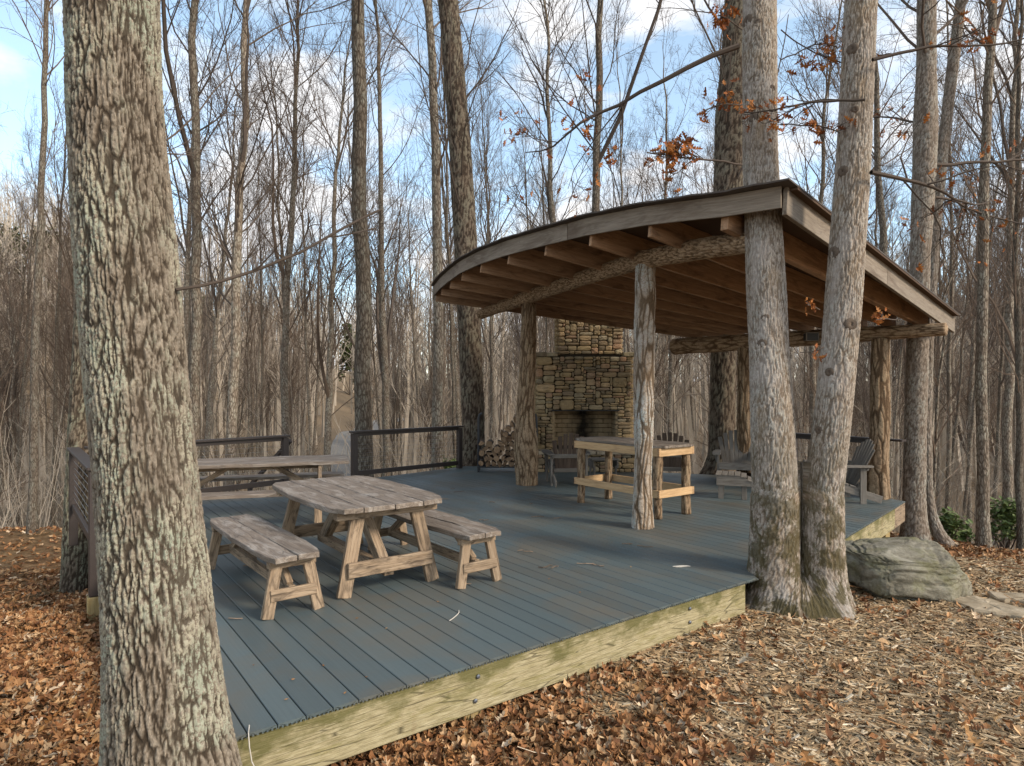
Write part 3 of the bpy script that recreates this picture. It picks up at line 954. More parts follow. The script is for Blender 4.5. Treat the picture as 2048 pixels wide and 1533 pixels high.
# understorey twigs on the slope
n = 4200
D = 17 + 60 * g.random(n) ** 1.2
px = g.uniform(-200, 2250, n)
x = (px - 1024) / FX * D
ok = ~((np.abs(x - ROADX(D)) < 2.5) | ((px > 640) & (px < 728)) | ((D < 19) & (x > -4) & (x < 6.5)))
x, D = x[ok], D[ok]
st = np.stack([x, D, gz(x, D)], -1)
P, Rr = grow(st, np.stack([g.normal(0, 0.25, len(x)), g.normal(0, 0.25, len(x)), np.ones(len(x))], -1), g.uniform(1.5, 5.0, len(x)), 4, 0.12, 0.05, np.full(len(x), 0.012), np.full(len(x), 0.004), g)
s2, d2, l2, r2 = offshoots(P, Rr, 4, 0.25, 1.0, 0.4, 1.0, 0.4, g.uniform(1.5, 4.0, len(x)), g, 0.2)
P2, R2 = grow(s2, d2, l2, 2, 0.2, 0.05, np.full(len(l2), 0.006), np.full(len(l2), 0.003), g)
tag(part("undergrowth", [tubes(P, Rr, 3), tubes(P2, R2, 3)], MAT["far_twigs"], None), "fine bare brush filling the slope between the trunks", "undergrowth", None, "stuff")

# evergreens on the left hill and green shrubs
def leafy(name, label, cat, x, y, rad, h, n, mat, size, g, group=None, zbase=None):
    z = float(gz(x, y)) if zbase is None else zbase
    o = thing(name, label, cat, (x, y, z), 0, group)
    u = g.normal(0, 1, (n, 3)); u /= np.linalg.norm(u, axis=1, keepdims=True)
    c = g.normal(0, 0.42, (14, 3)); 
    pos = c[g.integers(0, 14, n)] + u * (g.random(n) ** 0.6)[:, None] * 0.5
    pos = pos * np.array((rad * 0.62, rad * 0.62, h * 0.36)) + np.array((0, 0, h * 0.55))
    pos[:, 2] = np.maximum(pos[:, 2], 0.05)
    lv, lf = small_leaf(0.2, 0.3, 2)
    part("foliage", scatter(lv, lf, pos, g.uniform(0, 6.28, n), g.normal(0, 0.7, n), g.uniform(0, 6.28, n), g.uniform(size * 0.6, size * 1.3, n)), MAT[mat], o)
    m = 9
    P, Rr = grow(np.zeros((m, 3)) + g.normal(0, 0.06, (m, 3)) * np.array((1, 1, 0)), np.stack([g.normal(0, 0.5, m), g.normal(0, 0.5, m), np.ones(m)], -1), np.full(m, h * 0.9), 5, 0.15, 0.05, np.full(m, 0.012 + h * 0.004), np.full(m, 0.005), g)
    part("stem", tubes(P, Rr, 5), MAT["branch"], o)
    return o
g = np.random.default_rng(41)
sh = [(1893, 13.2, 0.6, 0.95, "small bright green shrub at the foot of the right bank, left of the mossy tree"),
      (2012, 13.4, 0.55, 1.5, "taller bright green shrub at the right edge behind the mossy tree"),
      (898, 19.5, 0.7, 1.4, "small green shrub seen through the middle railing near the pale tree")]
for px, D, rad, h, lab in sh:
    leafy("green_shrub", lab, "shrub", (px - 1024) / FX * D, D, rad, h, 900, "shrub_green", 0.11, g, "green shrubs below the bank")
for px, D, s_ in ((20, 95, 1.0), (90, 110, 1.0), (120, 88, 0.8), (330, 120, 0.9), (420, 105, 0.7), (610, 90, 0.6), (700, 110, 0.8), (-60, 90, 1.1), (160, 130, 1.1)):
    leafy("evergreen_tree", "dull green pine among the bare trees on the left hill", "tree", (px - 1024) / FX * D, D, 4.2 * s_, 15 * s_, 1500, "hill_pine", 0.8, g, "pines on the left hill")
# ------------------------------------------------------------------ trees beside the deck
def branch_part(name, starts, dirs, lens, r0, g, parent, n2=7, n3=5, mat="branch", wob=0.13, up=0.03, world=True, twig=0.0035, n4=2):
    P1, R1 = grow(np.array(starts, float), np.array(dirs, float), np.array(lens, float), 12, wob, up, np.array(r0, float), np.full(len(lens), 0.006), g)
    st, d, l2, r = offshoots(P1, R1, n2, 0.15, 0.97, 0.4, 1.0, 0.38, np.array(lens, float), g, 0.1)
    P2, R2 = grow(st, d, l2, 6, 0.18, 0.02, np.minimum(r * 0.6, 0.015), np.full(len(l2), twig), g)
    st, d, l3, r = offshoots(P2, R2, n3, 0.1, 1.0, 0.4, 1.0, 0.5, l2, g, 0.05)
    P3, R3 = grow(st, d, l3, 4, 0.2, 0.02, np.full(len(l3), twig), np.full(len(l3), twig * 0.7), g)
    pcs = [tubes(P1, R1, 7), tubes(P2, R2, 4), tubes(P3, R3, 3)]
    if n4:
        st, d, l4, r = offshoots(P3, R3, n4, 0.3, 1.0, 0.4, 0.9, 0.5, l3, g, 0.05)
        P4, R4 = grow(st, d, l4, 3, 0.2, 0.02, np.full(len(l4), twig * 0.8), np.full(len(l4), twig * 0.6), g)
        pcs.append(tubes(P4, R4, 3))
    part(name, pcs, MAT[mat], parent, world=world)
    return P3[:, -1]

def near_tree(name, label, pix, D, nu, ds, mat, cell, amp, seed, crown=True, lump=0.012, rmod=None, drift=0.0, hi=14.0, stretch=0.3, group=None, flute=0.0):
    """pix: (photo row, centre column, half width) from the ground up, at depth D"""
    P, r = [], []
    for k, (py, pc, pr) in enumerate(pix):
        dd = D + drift * max(0, (pix[0][0] - py)) / 1000.0
        P.append(at(pc, py, dd)); r.append(pr * slant(pc) / FX * dd)
    P = np.array(P); r = np.array(r)
    if P[-1, 2] < hi:                                   # carry the stem on upward out of view
        d = (P[-1] - P[-3]) / np.linalg.norm(P[-1] - P[-3])
        P = np.concatenate([P, P[-1:] + d * (hi - P[-1, 2])]); r = np.concatenate([r, [r[-1] * 0.45]])
    o = thing(name, label, "tree", tuple(P[0]), 0, group)
    vis = P[:, 2] < EYE + 800 / FX * D + 1.2
    cut = int(vis.sum())
    zc = EYE + 800 / FX * D + 0.4
    o1, r1_, t1 = resample(P, r, 0.05)
    low = o1[:, 2] <= zc
    p1, rdg = bark_tube(o1[low], r1_[low], nu, ds, cell, stretch, amp, lump, seed, rmod=rmod, flute=flute)
    if (~low).sum() > 6:
        up_ = np.concatenate([o1[low][-6:-5], o1[~low][::12], o1[~low][-1:]])
        ur = np.concatenate([r1_[low][-6:-5] * 0.93, r1_[~low][::12], r1_[~low][-1:]])
        p2 = tubes(up_[None], ur[None], 16)
        rdg = np.concatenate([rdg, np.full(len(p2[0]), 0.6)])
        part("trunk", [p1, p2], MAT[mat], o, world=True, smooth=True, extra=rdg)
    else:
        part("trunk", [p1], MAT[mat], o, world=True, smooth=True, extra=rdg)
    if crown:
        g = np.random.default_rng(seed + 900)
        pcs, _ = crown_pieces(o1, r1_, g, n1=14, start=0.3, len1=4.0, n2=5, n3=5, n4=0, forks=2, twig=0.004)
        part("crown", pcs, MAT["branch"], o, world=True)
    return o, o1, r1_

BIG = [(1785, 354, 205), (1690, 350, 172), (1600, 346, 150), (1533, 341, 138), (1400, 331, 124), (1250, 320, 115), (1000, 298, 108), (766, 276, 105),
       (520, 255, 103), (200, 230, 99), (0, 227, 98), (-600, 215, 90), (-2000, 200, 78)]
big, bo, br = near_tree("oak_tree", "big lichen-covered oak trunk closest to the camera, in front of the deck's near corner", BIG, 2.75, 236, 0.0062,
                        "bark_near", 0.021, 0.0115, 3, crown=False, lump=0.012, stretch=0.12)
g = np.random.default_rng(63)
s0 = at(352, 580, 2.76)
branch_part("branch", [s0], [(1.0, 0.55, 0.42)], [1.05], [0.0075], g, big, n2=3, n3=2, wob=0.06, n4=0)
pcs, _ = crown_pieces(bo[bo[:, 2] > 5.0][::8], br[bo[:, 2] > 5.0][::8], g, n1=14, start=0.05, len1=4.5, n2=5, n3=4, n4=0, forks=3)
part("crown", pcs, MAT["branch"], big, world=True)

SECOND = [(1240, 148, 46), (1215, 149, 36), (1180, 150, 31), (1100, 152, 29), (1000, 155, 28), (850, 162, 27), (680, 172, 27), (500, 181, 26), (200, 200, 24), (0, 214, 23)]
near_tree("oak_tree", "smaller dark oak partly hidden behind the big lichen-covered trunk and left railing", SECOND, 9.3, 64, 0.024, "bark_second", 0.034, 0.018, 8, stretch=0.16)

T1 = [(965, 947, 40), (940, 947, 27), (900, 947, 23), (860, 947, 22.5), (700, 941, 23), (500, 932, 23), (400, 926, 23), (250, 917, 22), (0, 896, 20)]
near_tree("oak_tree", "straight dark oak beside the firewood rack, rising past the roof's rounded end", T1, 14.35, 64, 0.03, "bark_dark", 0.05, 0.016, 12, stretch=0.16)
T2 = [(985, 1440, 70), (960, 1442, 48), (930, 1444, 34), (900, 1445, 28), (800, 1446, 26), (690, 1447, 26), (500, 1450, 29), (350, 1457, 30), (240, 1460, 31), (120, 1468, 26), (0, 1473, 24)]
t2, t2o, t2r = near_tree("oak_tree", "thick oak at the deck's far edge behind the light adirondack chair", T2, 13.2, 70, 0.03, "bark_dark", 0.055, 0.018, 15, crown=False, stretch=0.18)
g = np.random.default_rng(64)
pcs, _ = crown_pieces(t2o, t2r, g, n1=12, start=0.4, len1=4, n2=5, n3=5, n4=0, forks=2)
part("crown", pcs, MAT["branch"], t2, world=True)

# the double oak by the front corner of the deck
tw = thing("double_oak_tree", "double-trunked oak with mossy forked base by the deck's front corner, holding up the roof corner", "tree", (2.66, 5.95, -0.3))
def stem(pix, D, nu, seed, drift=0.0):
    P = np.array([at(pc, py, D + drift * max(0, 934 - py) / 934) for py, pc, pr in pix])
    r = np.array([pr * slant(pc) / FX * D for py, pc, pr in pix])
    d = (P[-1] - P[-2]) / np.linalg.norm(P[-1] - P[-2])
    P = np.concatenate([P, P[-1:] + d * 5, P[-1:] + d * 11]); r = np.concatenate([r, [r[-1] * 0.75, r[-1] * 0.4]])
    return P, r
PL, rl = stem([(1180, 1556, 47), (1010, 1551, 48), (934, 1548, 47), (800, 1543, 44), (700, 1538, 41), (600, 1533, 42), (430, 1525, 40), (300, 1520, 39), (0, 1519, 38.5)], 5.95, 150, 21, 0.80)
PR, rr_ = stem([(1180, 1636, 40), (1010, 1644, 40), (934, 1653, 39), (800, 1669, 39), (700, 1678, 38.5), (600, 1687, 38), (300, 1708, 36), (0, 1722, 34)], 5.88, 150, 22)
def trim(P, r, z):
    o, q, t = resample(P, r, 0.05)
    lo = o[:, 2] < z
    return o[lo], q[lo], o[~lo], q[~lo]
stems = []
for P, r, sd_ in ((PL, rl, 21), (PR, rr_, 22)):
    a, ar, b_, br_ = trim(P, r, 5.9)
    p1, rdg = bark_tube(a, ar, 140, 0.0115, 0.020, 0.12, 0.009, 0.008, sd_)
    p2 = tubes(np.concatenate([a[-4:-3], b_[::15]])[None], np.concatenate([ar[-4:-3] * 0.95, br_[::15]])[None], 14)
    stems.append((p1, p2, rdg, a, b_, br_))
for p1, p2, rdg, a, b_, br_ in stems:
    p1[2][:, 0] += 0.26
    part("stem", [p1, p2], MAT["bark_twin"], tw, world=True, smooth=True, extra=np.concatenate([rdg, np.full(len(p2[0]), 0.6)]))
# forked base: union of the two stems with flaring roots
cen = np.array((2.655, 5.92))
c1, c2 = np.array(at(1550, 960, 5.95)[:2]), np.array(at(1647, 960, 5.88)[:2])
def basemod(rr, th, t):
    z = t - 0.42
    out = None
    for c, rad in ((c1, 0.208), (c2, 0.174)):
        dxy = c - cen
        rad_z = rad * (1 + 0.05 * (1 - np.clip(z, 0, 1))) - 0.05 * sstep(0.66, 1.0, z)
        bb = dxy[0] * np.sin(th) - dxy[1] * np.cos(th)
        disc = bb * bb - (dxy @ dxy) + rad_z ** 2
        e = bb + np.sqrt(np.maximum(disc, 0.0))
        e = np.where(disc > 0, e, 0.02)
        out = e if out is None else np.maximum(out, e)
    fl = 0.17 * np.exp(-np.maximum(z + 0.33, 0) / 0.17) * (0.55 + 0.75 * vnoise(np.stack([np.cos(th) * 2.1 + 0 * z, np.sin(th) * 2.1 + 0 * z, 0 * z + 0 * th], -1), 5))
    pinch = sstep(0.10, -0.28, z)
    soft = 0.34 + 0.02 * np.cos(2 * th)
    out = np.maximum(out, soft * pinch + out * (1 - pinch))
    return out + (rr - 0.35) + fl
zs = np.linspace(-0.42, 1.02, 20)
U_ = np.stack([np.full(20, cen[0]), np.full(20, cen[1]), zs], -1)
p1, rdg = bark_tube(U_, np.full(20, 0.35), 260, 0.0115, 0.021, 0.13, 0.011, 0.014, 23, rmod=lambda rr, th, t: basemod(rr, th + math.pi * 0, t))
part("trunk", [p1], MAT["bark_twin"], tw, world=True, smooth=True, extra=rdg)
# its limbs with last year's leaves
g = np.random.default_rng(65)
tipL = branch_part("limb", [at(1478, 92, 5.9), at(1484, 330, 5.8)], [(-1.0, 0.25, -0.42), (-1, -0.2, 0.1)], [2.6, 0.9], [0.026, 0.009], g, tw, n2=10, n3=5, wob=0.09, up=0.0, n4=1)
dead_leaves("leaf_cluster", tipL, 150, g, tw, (0.07, 0.115))
tipR = branch_part("limb", [at(1742, 345, 5.66), at(1745, 120, 5.66), at(1730, 200, 5.6)], [(1.0, 0.35, 0.0), (1, 0.2, 0.25), (-0.9, 0.4, 0.15)], [2.3, 1.5, 1.0], [0.020, 0.016, 0.012], g, tw, n2=8, n3=4, wob=0.09, up=0.0, n4=1)
dead_leaves("leaf_cluster", tipR, 110, g, tw, (0.07, 0.115))
tipM = branch_part("twig", [at(1484, 60, 5.95), at(1484, 210, 6.0), at(1560, 250, 6.05), at(1562, 120, 6.0), at(1562, 60, 6.0)], [(-0.8, -0.6, 0.1), (-0.9, -0.5, -0.3), (1, -0.2, -0.1), (1, 0.1, 0.2), (0.9, 0.3, -0.5)], [0.35, 0.45, 0.55, 0.8, 0.7], [0.006] * 5, g, tw, n2=6, n3=2, n4=0, wob=0.12, up=0.0, twig=0.0025)
dead_leaves("leaf_cluster", tipM, 120, g, tw, (0.07, 0.115))
def knots(parent, P, r, spots, mat, gk):
    """healed branch scars set into the bark on the side towards the deck's front"""
    for px, py, rk in spots:
        D = P[0, 1]
        for _ in range(4):
            z = EYE + (778 - py) / FX * D
            c = np.array([np.interp(z, P[:, 2], P[:, k]) for k in range(3)]); rad = float(np.interp(z, P[:, 2], r)); D = c[1]
        q = rk / FX * D
        to = np.array((-c[0], -c[1], 0)); to /= np.linalg.norm(to)
        side = np.array((-to[1], to[0], 0)) * -1
        s_ = np.clip((px - 1024) / FX * D - c[0], -0.8 * rad, 0.8 * rad) / rad
        d_ = side * (-s_) + to * math.sqrt(1 - s_ * s_)
        if d_[0] * s_ < 0 and abs(s_) > 0.3: d_ = side * s_ + to * math.sqrt(1 - s_ * s_)
        b_ = c + d_ * (rad - 0.03)
        part("knot", pipe([b_, b_ + d_ * 0.026, b_ + d_ * 0.034, b_ + d_ * 0.028], [q * 1.5, q * 1.25, q * 0.8, q * 0.3], 10), MAT[mat], parent, world=True, smooth=True)
gk = np.random.default_rng(5)
knots(tw, PL, rl, [(1507, 246, 8), (1495, 50, 11), (1516, 60, 6), (1544, 190, 6), (1531, 640, 7), (1550, 690, 8)], "bark_knot", gk)
knots(tw, PR, rr_, [(1668, 508, 11), (1700, 652, 10), (1687, 348, 9), (1728, 108, 9), (1660, 745, 7), (1710, 230, 6), (1640, 860, 7)], "bark_knot", gk)
spr = [at(1640, 620, 5.55), at(1752, 640, 5.6), at(1600, 705, 5.6)]
tipS = branch_part("twig", spr, [(-0.6, -0.2, 0.2), (1, 0, 0.15), (0.6, -0.2, 0.1)], [0.16, 0.22, 0.2], [0.004, 0.004, 0.004], g, tw, n2=3, n3=1, n4=0, twig=0.002)
dead_leaves("leaf_cluster", tipS, 26, g, tw, (0.06, 0.095))
for p1, p2, rdg, a, b_, br_ in stems:
    pcs, _ = crown_pieces(b_[::10], br_[::10], g, n1=10, start=0.1, len1=3.2, n2=5, n3=4, n4=0, forks=2)
    part("crown", pcs, MAT["branch"], tw, world=True)

TA = [(1120, 1831, 46), (1085, 1830, 36), (1050, 1829, 28), (1000, 1828, 24.5), (850, 1831, 23), (700, 1835, 23), (500, 1841, 21.5), (330, 1849, 25), (250, 1851, 27), (150, 1853, 21), (0, 1853, 20)]
ta, tao, tar = near_tree("oak_tree", "grey oak touching the deck's right corner, behind the boulder and roof end", TA, 10.2, 70, 0.024, "bark_grey", 0.034, 0.009, 31, crown=False, stretch=0.3)
g = np.random.default_rng(66)
P = np.array([at(1902, 1106, 10.35), at(1880, 1075, 10.40), at(1864, 1035, 10.50), at(1856, 980, 10.55), at(1853, 850, 10.60), at(1858, 650, 10.65), at(1868, 480, 10.70), at(1885, 300, 10.75), at(1922, 0, 10.85), at(1950, -300, 10.95)])
r = np.array([24, 15, 12, 11, 10.5, 11, 12, 12.5, 12, 9]) / FX * 10.5 * slant(1860)
p1, rdg = bark_tube(P, r, 60, 0.02, 0.034, 0.3, 0.008, 0.008, 33)
part("stem", [p1], MAT["bark_grey"], ta, world=True, smooth=True, extra=rdg)
tipA = branch_part("limb", [at(1872, 330, 10.25), at(1870, 395, 10.25), at(1868, 250, 10.25), at(1880, 480, 10.45)], [(1, 0.1, 0.02), (0.9, 0.3, 0.12), (-0.8, 0.3, 0.3), (1, 0.5, 0.5)], [2.6, 2.2, 1.6, 2.2], [0.03, 0.022, 0.02, 0.02], g, ta, n2=8, n3=6, n4=2)
dead_leaves("leaf_cluster", tipA, 120, g, ta, (0.07, 0.11))
pcs, _ = crown_pieces(tao[tao[:, 2] > 6][::8], tar[tao[:, 2] > 6][::8], g, n1=14, start=0.05, len1=3.6, n2=5, n3=4, n4=0, forks=3)
part("crown", pcs, MAT["branch"], ta, world=True)

# ------------------------------------------------------------------ boulder and flagstones
g = np.random.default_rng(71)
nth, nph = 150, 90
th, ph = np.meshgrid(np.arange(nth) * 2 * np.pi / nth, np.linspace(0.0, np.pi, nph), indexing="xy")
d = np.stack([np.cos(th) * np.sin(ph), np.sin(th) * np.sin(ph), np.cos(ph)], -1)
se = np.sign(d) * np.abs(d) ** np.array((0.60, 0.55, 0.62))
tl = d @ np.array(((1, 0, -0.28), (0, 1, 0.12), (0.28, -0.12, 1)))
lay = fbm(tl * np.array((1.0, 1.0, 7.5)) + 3, 3, 5, 0.6) - 0.5
step = np.abs(((tl[..., 2] * 3.4 + 1.3 * fbm(tl * 1.3, 21, 3)) % 1.0) - 0.5) * 2
lum = fbm(d * 1.5 + 9, 7, 3) - 0.5
crk = sstep(0.035, 0.0, np.abs(fbm(tl * np.array((1.3, 1.3, 4.5)) + 30, 13, 4) - 0.5)) + 0.8 * sstep(0.03, 0.0, np.abs(fbm(d * np.array((2.2, 2.2, 1.2)) + 60, 17, 3) - 0.5))
v = se * (1 + 0.20 * lum)[..., None]
for nx_, ny_, nz_, dd_ in ((0.25, -0.95, 0.2, 0.80), (-0.85, -0.5, 0.1, 0.84), (0.75, -0.65, 0.05, 0.88), (0.1, -0.25, 1.0, 0.80), (-0.35, 0.1, 0.9, 0.84), (0.9, -0.1, 0.45, 0.93),
                          (0.2, -0.8, 0.6, 0.93), (-0.6, -0.3, -0.7, 0.75), (0.1, -0.7, -0.7, 0.72), (0.95, 0.2, -0.2, 0.92), (-0.5, -0.8, 0.45, 0.95)):
    nv = np.array((nx_, ny_, nz_)); nv /= np.linalg.norm(nv)
    ex = v @ nv - dd_ - 0.05 * (fbm(d * 2.3 + dd_ * 50, 41, 3) - 0.5)
    v = v - np.maximum(ex, 0)[..., None] * 0.92 * nv
v = v * (1 + 0.07 * lay - 0.05 * crk + 0.05 * (sstep(0.1, 0.3, step) - 0.7) + 0.03 * (fbm(d * 9, 61, 3) - 0.5))[..., None]
v = v * np.array((0.585, 0.48, 0.335))
v[..., 2] += 0.0 * v[..., 0]
v[..., 0] += 0.25 * np.maximum(-v[..., 2], 0) * 0.8
i, j = np.meshgrid(np.arange(nph - 1), np.arange(nth), indexing="ij")
Q = np.stack([i * nth + j, (i + 1) * nth + j, (i + 1) * nth + (j + 1) % nth, i * nth + (j + 1) % nth], -1).reshape(-1, 4)
bl = part("boulder", (v.reshape(-1, 3), [Q], v.reshape(-1, 3)), MAT["boulder_rock"], None, smooth=True)
bl.location = (3.80, 6.30, float(gz(3.86, 6.2)) + 0.15)
bl.rotation_euler = (R(4), R(4), R(-14))
tag(bl, "large flat layered grey boulder with mossy top beside the deck's right side", "boulder")

def slab(outline, z0, thick, mat, seed, name="flagstone"):
    o = np.array(outline, float)
    g_ = np.random.default_rng(seed)
    pts = []
    for k in range(len(o)):
        a, b_ = o[k], o[(k + 1) % len(o)]
        for t in np.linspace(0, 1, 5)[:-1]: pts.append(a + (b_ - a) * t + g_.normal(0, 0.012, 2))
    pts = np.array(pts); c = pts.mean(0); n = len(pts)
    rings = []
    for s, z in ((1.02, -thick), (1.0, -0.012), (0.96, 0.0), (0.6, 0.004), (0.3, 0.008)):
        q = c + (pts - c) * s
        rings.append(np.concatenate([q, (z0 + z + (g_.normal(0, 0.004, n) if s < 1 else 0) + np.zeros(n))[:, None]], 1))
    V = np.concatenate(rings + [np.array([[c[0], c[1], z0 + 0.008]])])
    Q, T = [], []
    for k in range(4):
        for a in range(n): Q.append((k * n + a, k * n + (a + 1) % n, (k + 1) * n + (a + 1) % n, (k + 1) * n + a))
    for a in range(n): T.append((4 * n + a, 4 * n + (a + 1) % n, 5 * n))
    return (V, [np.array(Q), np.array(T)], V)
zf = float(gz(4.6, 5.6)) + 0.055
for k, (ol, lab) in enumerate((
    ([(4.02, 5.62), (4.32, 5.45), (4.52, 5.56), (4.40, 5.93), (4.22, 6.06), (4.03, 5.92)], "pale flat flagstone touching the boulder's right foot"),
    ([(4.55, 5.55), (5.05, 5.30), (5.25, 5.55), (5.05, 5.68), (4.62, 5.82)], "tan flagstone at the right edge, in front of its pair"),
    ([(4.47, 5.96), (4.66, 5.87), (5.15, 5.72), (5.3, 5.95), (4.9, 6.10), (4.52, 6.12)], "tan flagstone at the right edge, behind its pair"))):
    tag(part("flagstone", slab(ol, zf, 0.12, "flag_rock", k), MAT["flag_rock"], None), lab, "flagstone", "flagstones beside the boulder")
# ------------------------------------------------------------------ deck
DV = np.array((-0.598, 0.801))            # direction the boards run
NV = np.array((0.801, 0.598))             # across the boards
def nt_xy(n, t): return NV * n + DV * t
T0, NL = 3.323, 0.715
NT = [(NL, T0), (5.98, T0), (10.60, 4.25), (10.99, 7.45), (10.26, 8.56), (8.63, 10.9), (7.70, 11.9), (NL, 10.41)]
POLY = np.array([nt_xy(*p) for p in NT])
def trange(n):
    ts = []
    for a in range(len(NT)):
        (n0, t0), (n1_, t1) = NT[a], NT[(a + 1) % len(NT)]
        if abs(n1_ - n0) > 1e-9 and min(n0, n1_) - 1e-9 <= n <= max(n0, n1_) + 1e-9:
            ts.append(t0 + (t1 - t0) * (n - n0) / (n1_ - n0))
    if not ts: return None
    lo, hi = min(ts), max(ts)
    c = np.array((2.655, 5.92)); cn, ct = NV @ c, DV @ c      # notch round the double oak
    if abs(n - cn) < 0.47: lo = max(lo, ct + math.sqrt(0.47 ** 2 - (n - cn) ** 2) - 0.02)
    return lo, hi
deck = thing("wooden_deck", "many-sided deck of blue-grey composite boards on a mossy yellow timber rim", "deck", (2.5, 8.0, -0.025))
n0 = 0.854 - 0.1445
k = 0
while n0 + 0.1445 * k < 10.99:
    a = max(n0 + 0.1445 * k + 0.0032, NL)
    e = min(n0 + 0.1445 * (k + 1) - 0.0032, 10.985)
    k += 1
    if e - a < 0.02: continue
    w = e - a
    prof = [(0.002, -0.0015), (0.0, -0.004), (0.0, -0.024)]
    for q in range(6):                                       # grooved underside
        u = w * (0.5 + q) / 6
        h = w * 0.052
        prof += [(u - h, -0.024), (u - h, -0.0145), (u + h, -0.0145), (u + h, -0.024)]
    prof += [(w, -0.024), (w, -0.004), (w - 0.002, -0.0015), (w - 0.004, 0.0), (0.004, 0.0)]
    A, B = [], []
    ok = True
    for u, z in prof:
        tr = trange(a + min(max(u, 0.0005), w - 0.0005))
        if tr is None or tr[1] - tr[0] < 0.05: ok = False; break
        sq = 0.012 if a < 6 else 0
        A.append((*nt_xy(a + u, tr[0] - sq), z)); B.append((*nt_xy(a + u, tr[1]), z))
    if not ok: continue
    A, B = np.array(A), np.array(B)
    m = len(A)
    V = np.concatenate([A, B])
    j = np.arange(m)
    Q = np.stack([j, j + m, (j + 1) % m + m, (j + 1) % m], -1)
    T = []
    for off in (0, m):                                        # end faces: webs between grooves and the top skin
        top = [off + m - 1, off + m - 2]
        T += [(off + m - 1, off, off + 1), (off + m - 1, off + 1, off + 2)]
        for q in range(6):
            b_ = off + 3 + 4 * q
            prev = off + 2 if q == 0 else b_ - 1
            T += [(prev, b_, b_ + 1), (off + m - 1, prev, b_ + 1)] if q < 3 else [(prev, b_, b_ + 1), (off + m - 2, prev, b_ + 1)]
            T += [(off + m - 1, b_ + 1, b_ + 2)] if q < 3 else [(off + m - 2, b_ + 1, b_ + 2)]
            if q == 2: T += [(off + m - 1, b_ + 2, off + m - 2), (off + m - 2, b_ + 2, b_ + 3)]
            else: T += [((off + m - 1) if q < 2 else (off + m - 2), b_ + 2, b_ + 3)]
        lb = off + 3 + 23
        T += [(lb, off + m - 5, off + m - 4), (off + m - 2, lb, off + m - 4), (off + m - 2, off + m - 4, off + m - 3)]
    G = V @ np.array(((DV[0], NV[0], 0), (DV[1], NV[1], 0), (0, 0, 1))) + np.array((jit() * 3, 0, 0))
    part("deck_board", (V, [Q, np.array(T)], G), MAT["deck_board"], deck, world=True)

def rim(p, q, z1=-0.026, h=0.286, th=0.042, name="rim_beam", mat="treated_beam", ins=0.0, ch=0.006):
    p, q = np.array(p, float), np.array(q, float)
    return part(name, bar((*p, z1 - h / 2), (*q, z1 - h / 2), th, h, ch=ch), MAT[mat], deck, world=True)
inn = 0.028
rim(nt_xy(NL + 0.04, T0 + inn), nt_xy(5.06, T0 + inn))
rim(nt_xy(NL + 0.022, T0 + 0.055), nt_xy(NL + 0.022, 10.38), mat="leg_wood")
c1r, c2r = nt_xy(5.98, T0), nt_xy(10.60, 4.25)
dd = (c2r - c1r) / np.linalg.norm(c2r - c1r); nn = np.array((-dd[1], dd[0])) * 0.028
rim(c1r + dd * 0.35 + nn, c1r + dd * 4.02 + nn)
rim(c1r + dd * 4.024 + nn, c2r - dd * 0.01 + nn, mat="leg_wood")
for (a, b_) in ((2, 3), (3, 4), (4, 5), (5, 6), (6, 7)):
    p, q = POLY[a], POLY[b_]
    d_ = (q - p) / np.linalg.norm(q - p); n_ = np.array((-d_[1], d_[0])) * 0.03
    rim(p + n_ + d_ * 0.05, q + n_ - d_ * 0.05, mat="leg_wood")
for n_, t_ in ((2.22, T0 + 0.12), (4.5, T0 + 0.12), (NL + 0.13, 5.6), (NL + 0.13, 8.0), (10.0, 4.32), (10.45, 5.2), (10.6, 6.4), (5.0, 7.0), (8.0, 9.0)):
    p = nt_xy(n_, t_); zg = float(gz(*p)) - 0.15
    part("support_post", box((p[0], p[1], (zg - 0.06) / 2), (0.14, 0.14, -zg - 0.06), 0.005, math.atan2(NV[1], NV[0])), MAT["post_base_wood"], deck, world=True)
for n_, zz in ((2.22, -0.09), (2.20, -0.235), (4.28, -0.09), (4.28, -0.2)):
    p = nt_xy(n_, T0 + 0.004)
    d3 = -DV
    o_ = pipe([(*p, zz), (*(p + d3 * 0.008), zz), (*(p + d3 * 0.014), zz)], [0.014, 0.014, 0.008], 10)
    part("bolt", o_, MAT["bolt_steel"], deck, world=True)
# joists under the boards, so the gaps read dark
for t_ in np.arange(3.9, 12, 1.2):
    nn_ = [n for n in np.arange(NL + 0.1, 10.9, 0.05) if (trange(n) and trange(n)[0] < t_ - 0.1 and trange(n)[1] > t_ + 0.1)]
    if nn_: part("joist", bar((*nt_xy(nn_[0], t_), -0.13), (*nt_xy(nn_[-1], t_), -0.13), 0.04, 0.2), MAT["leg_wood"], deck, world=True)

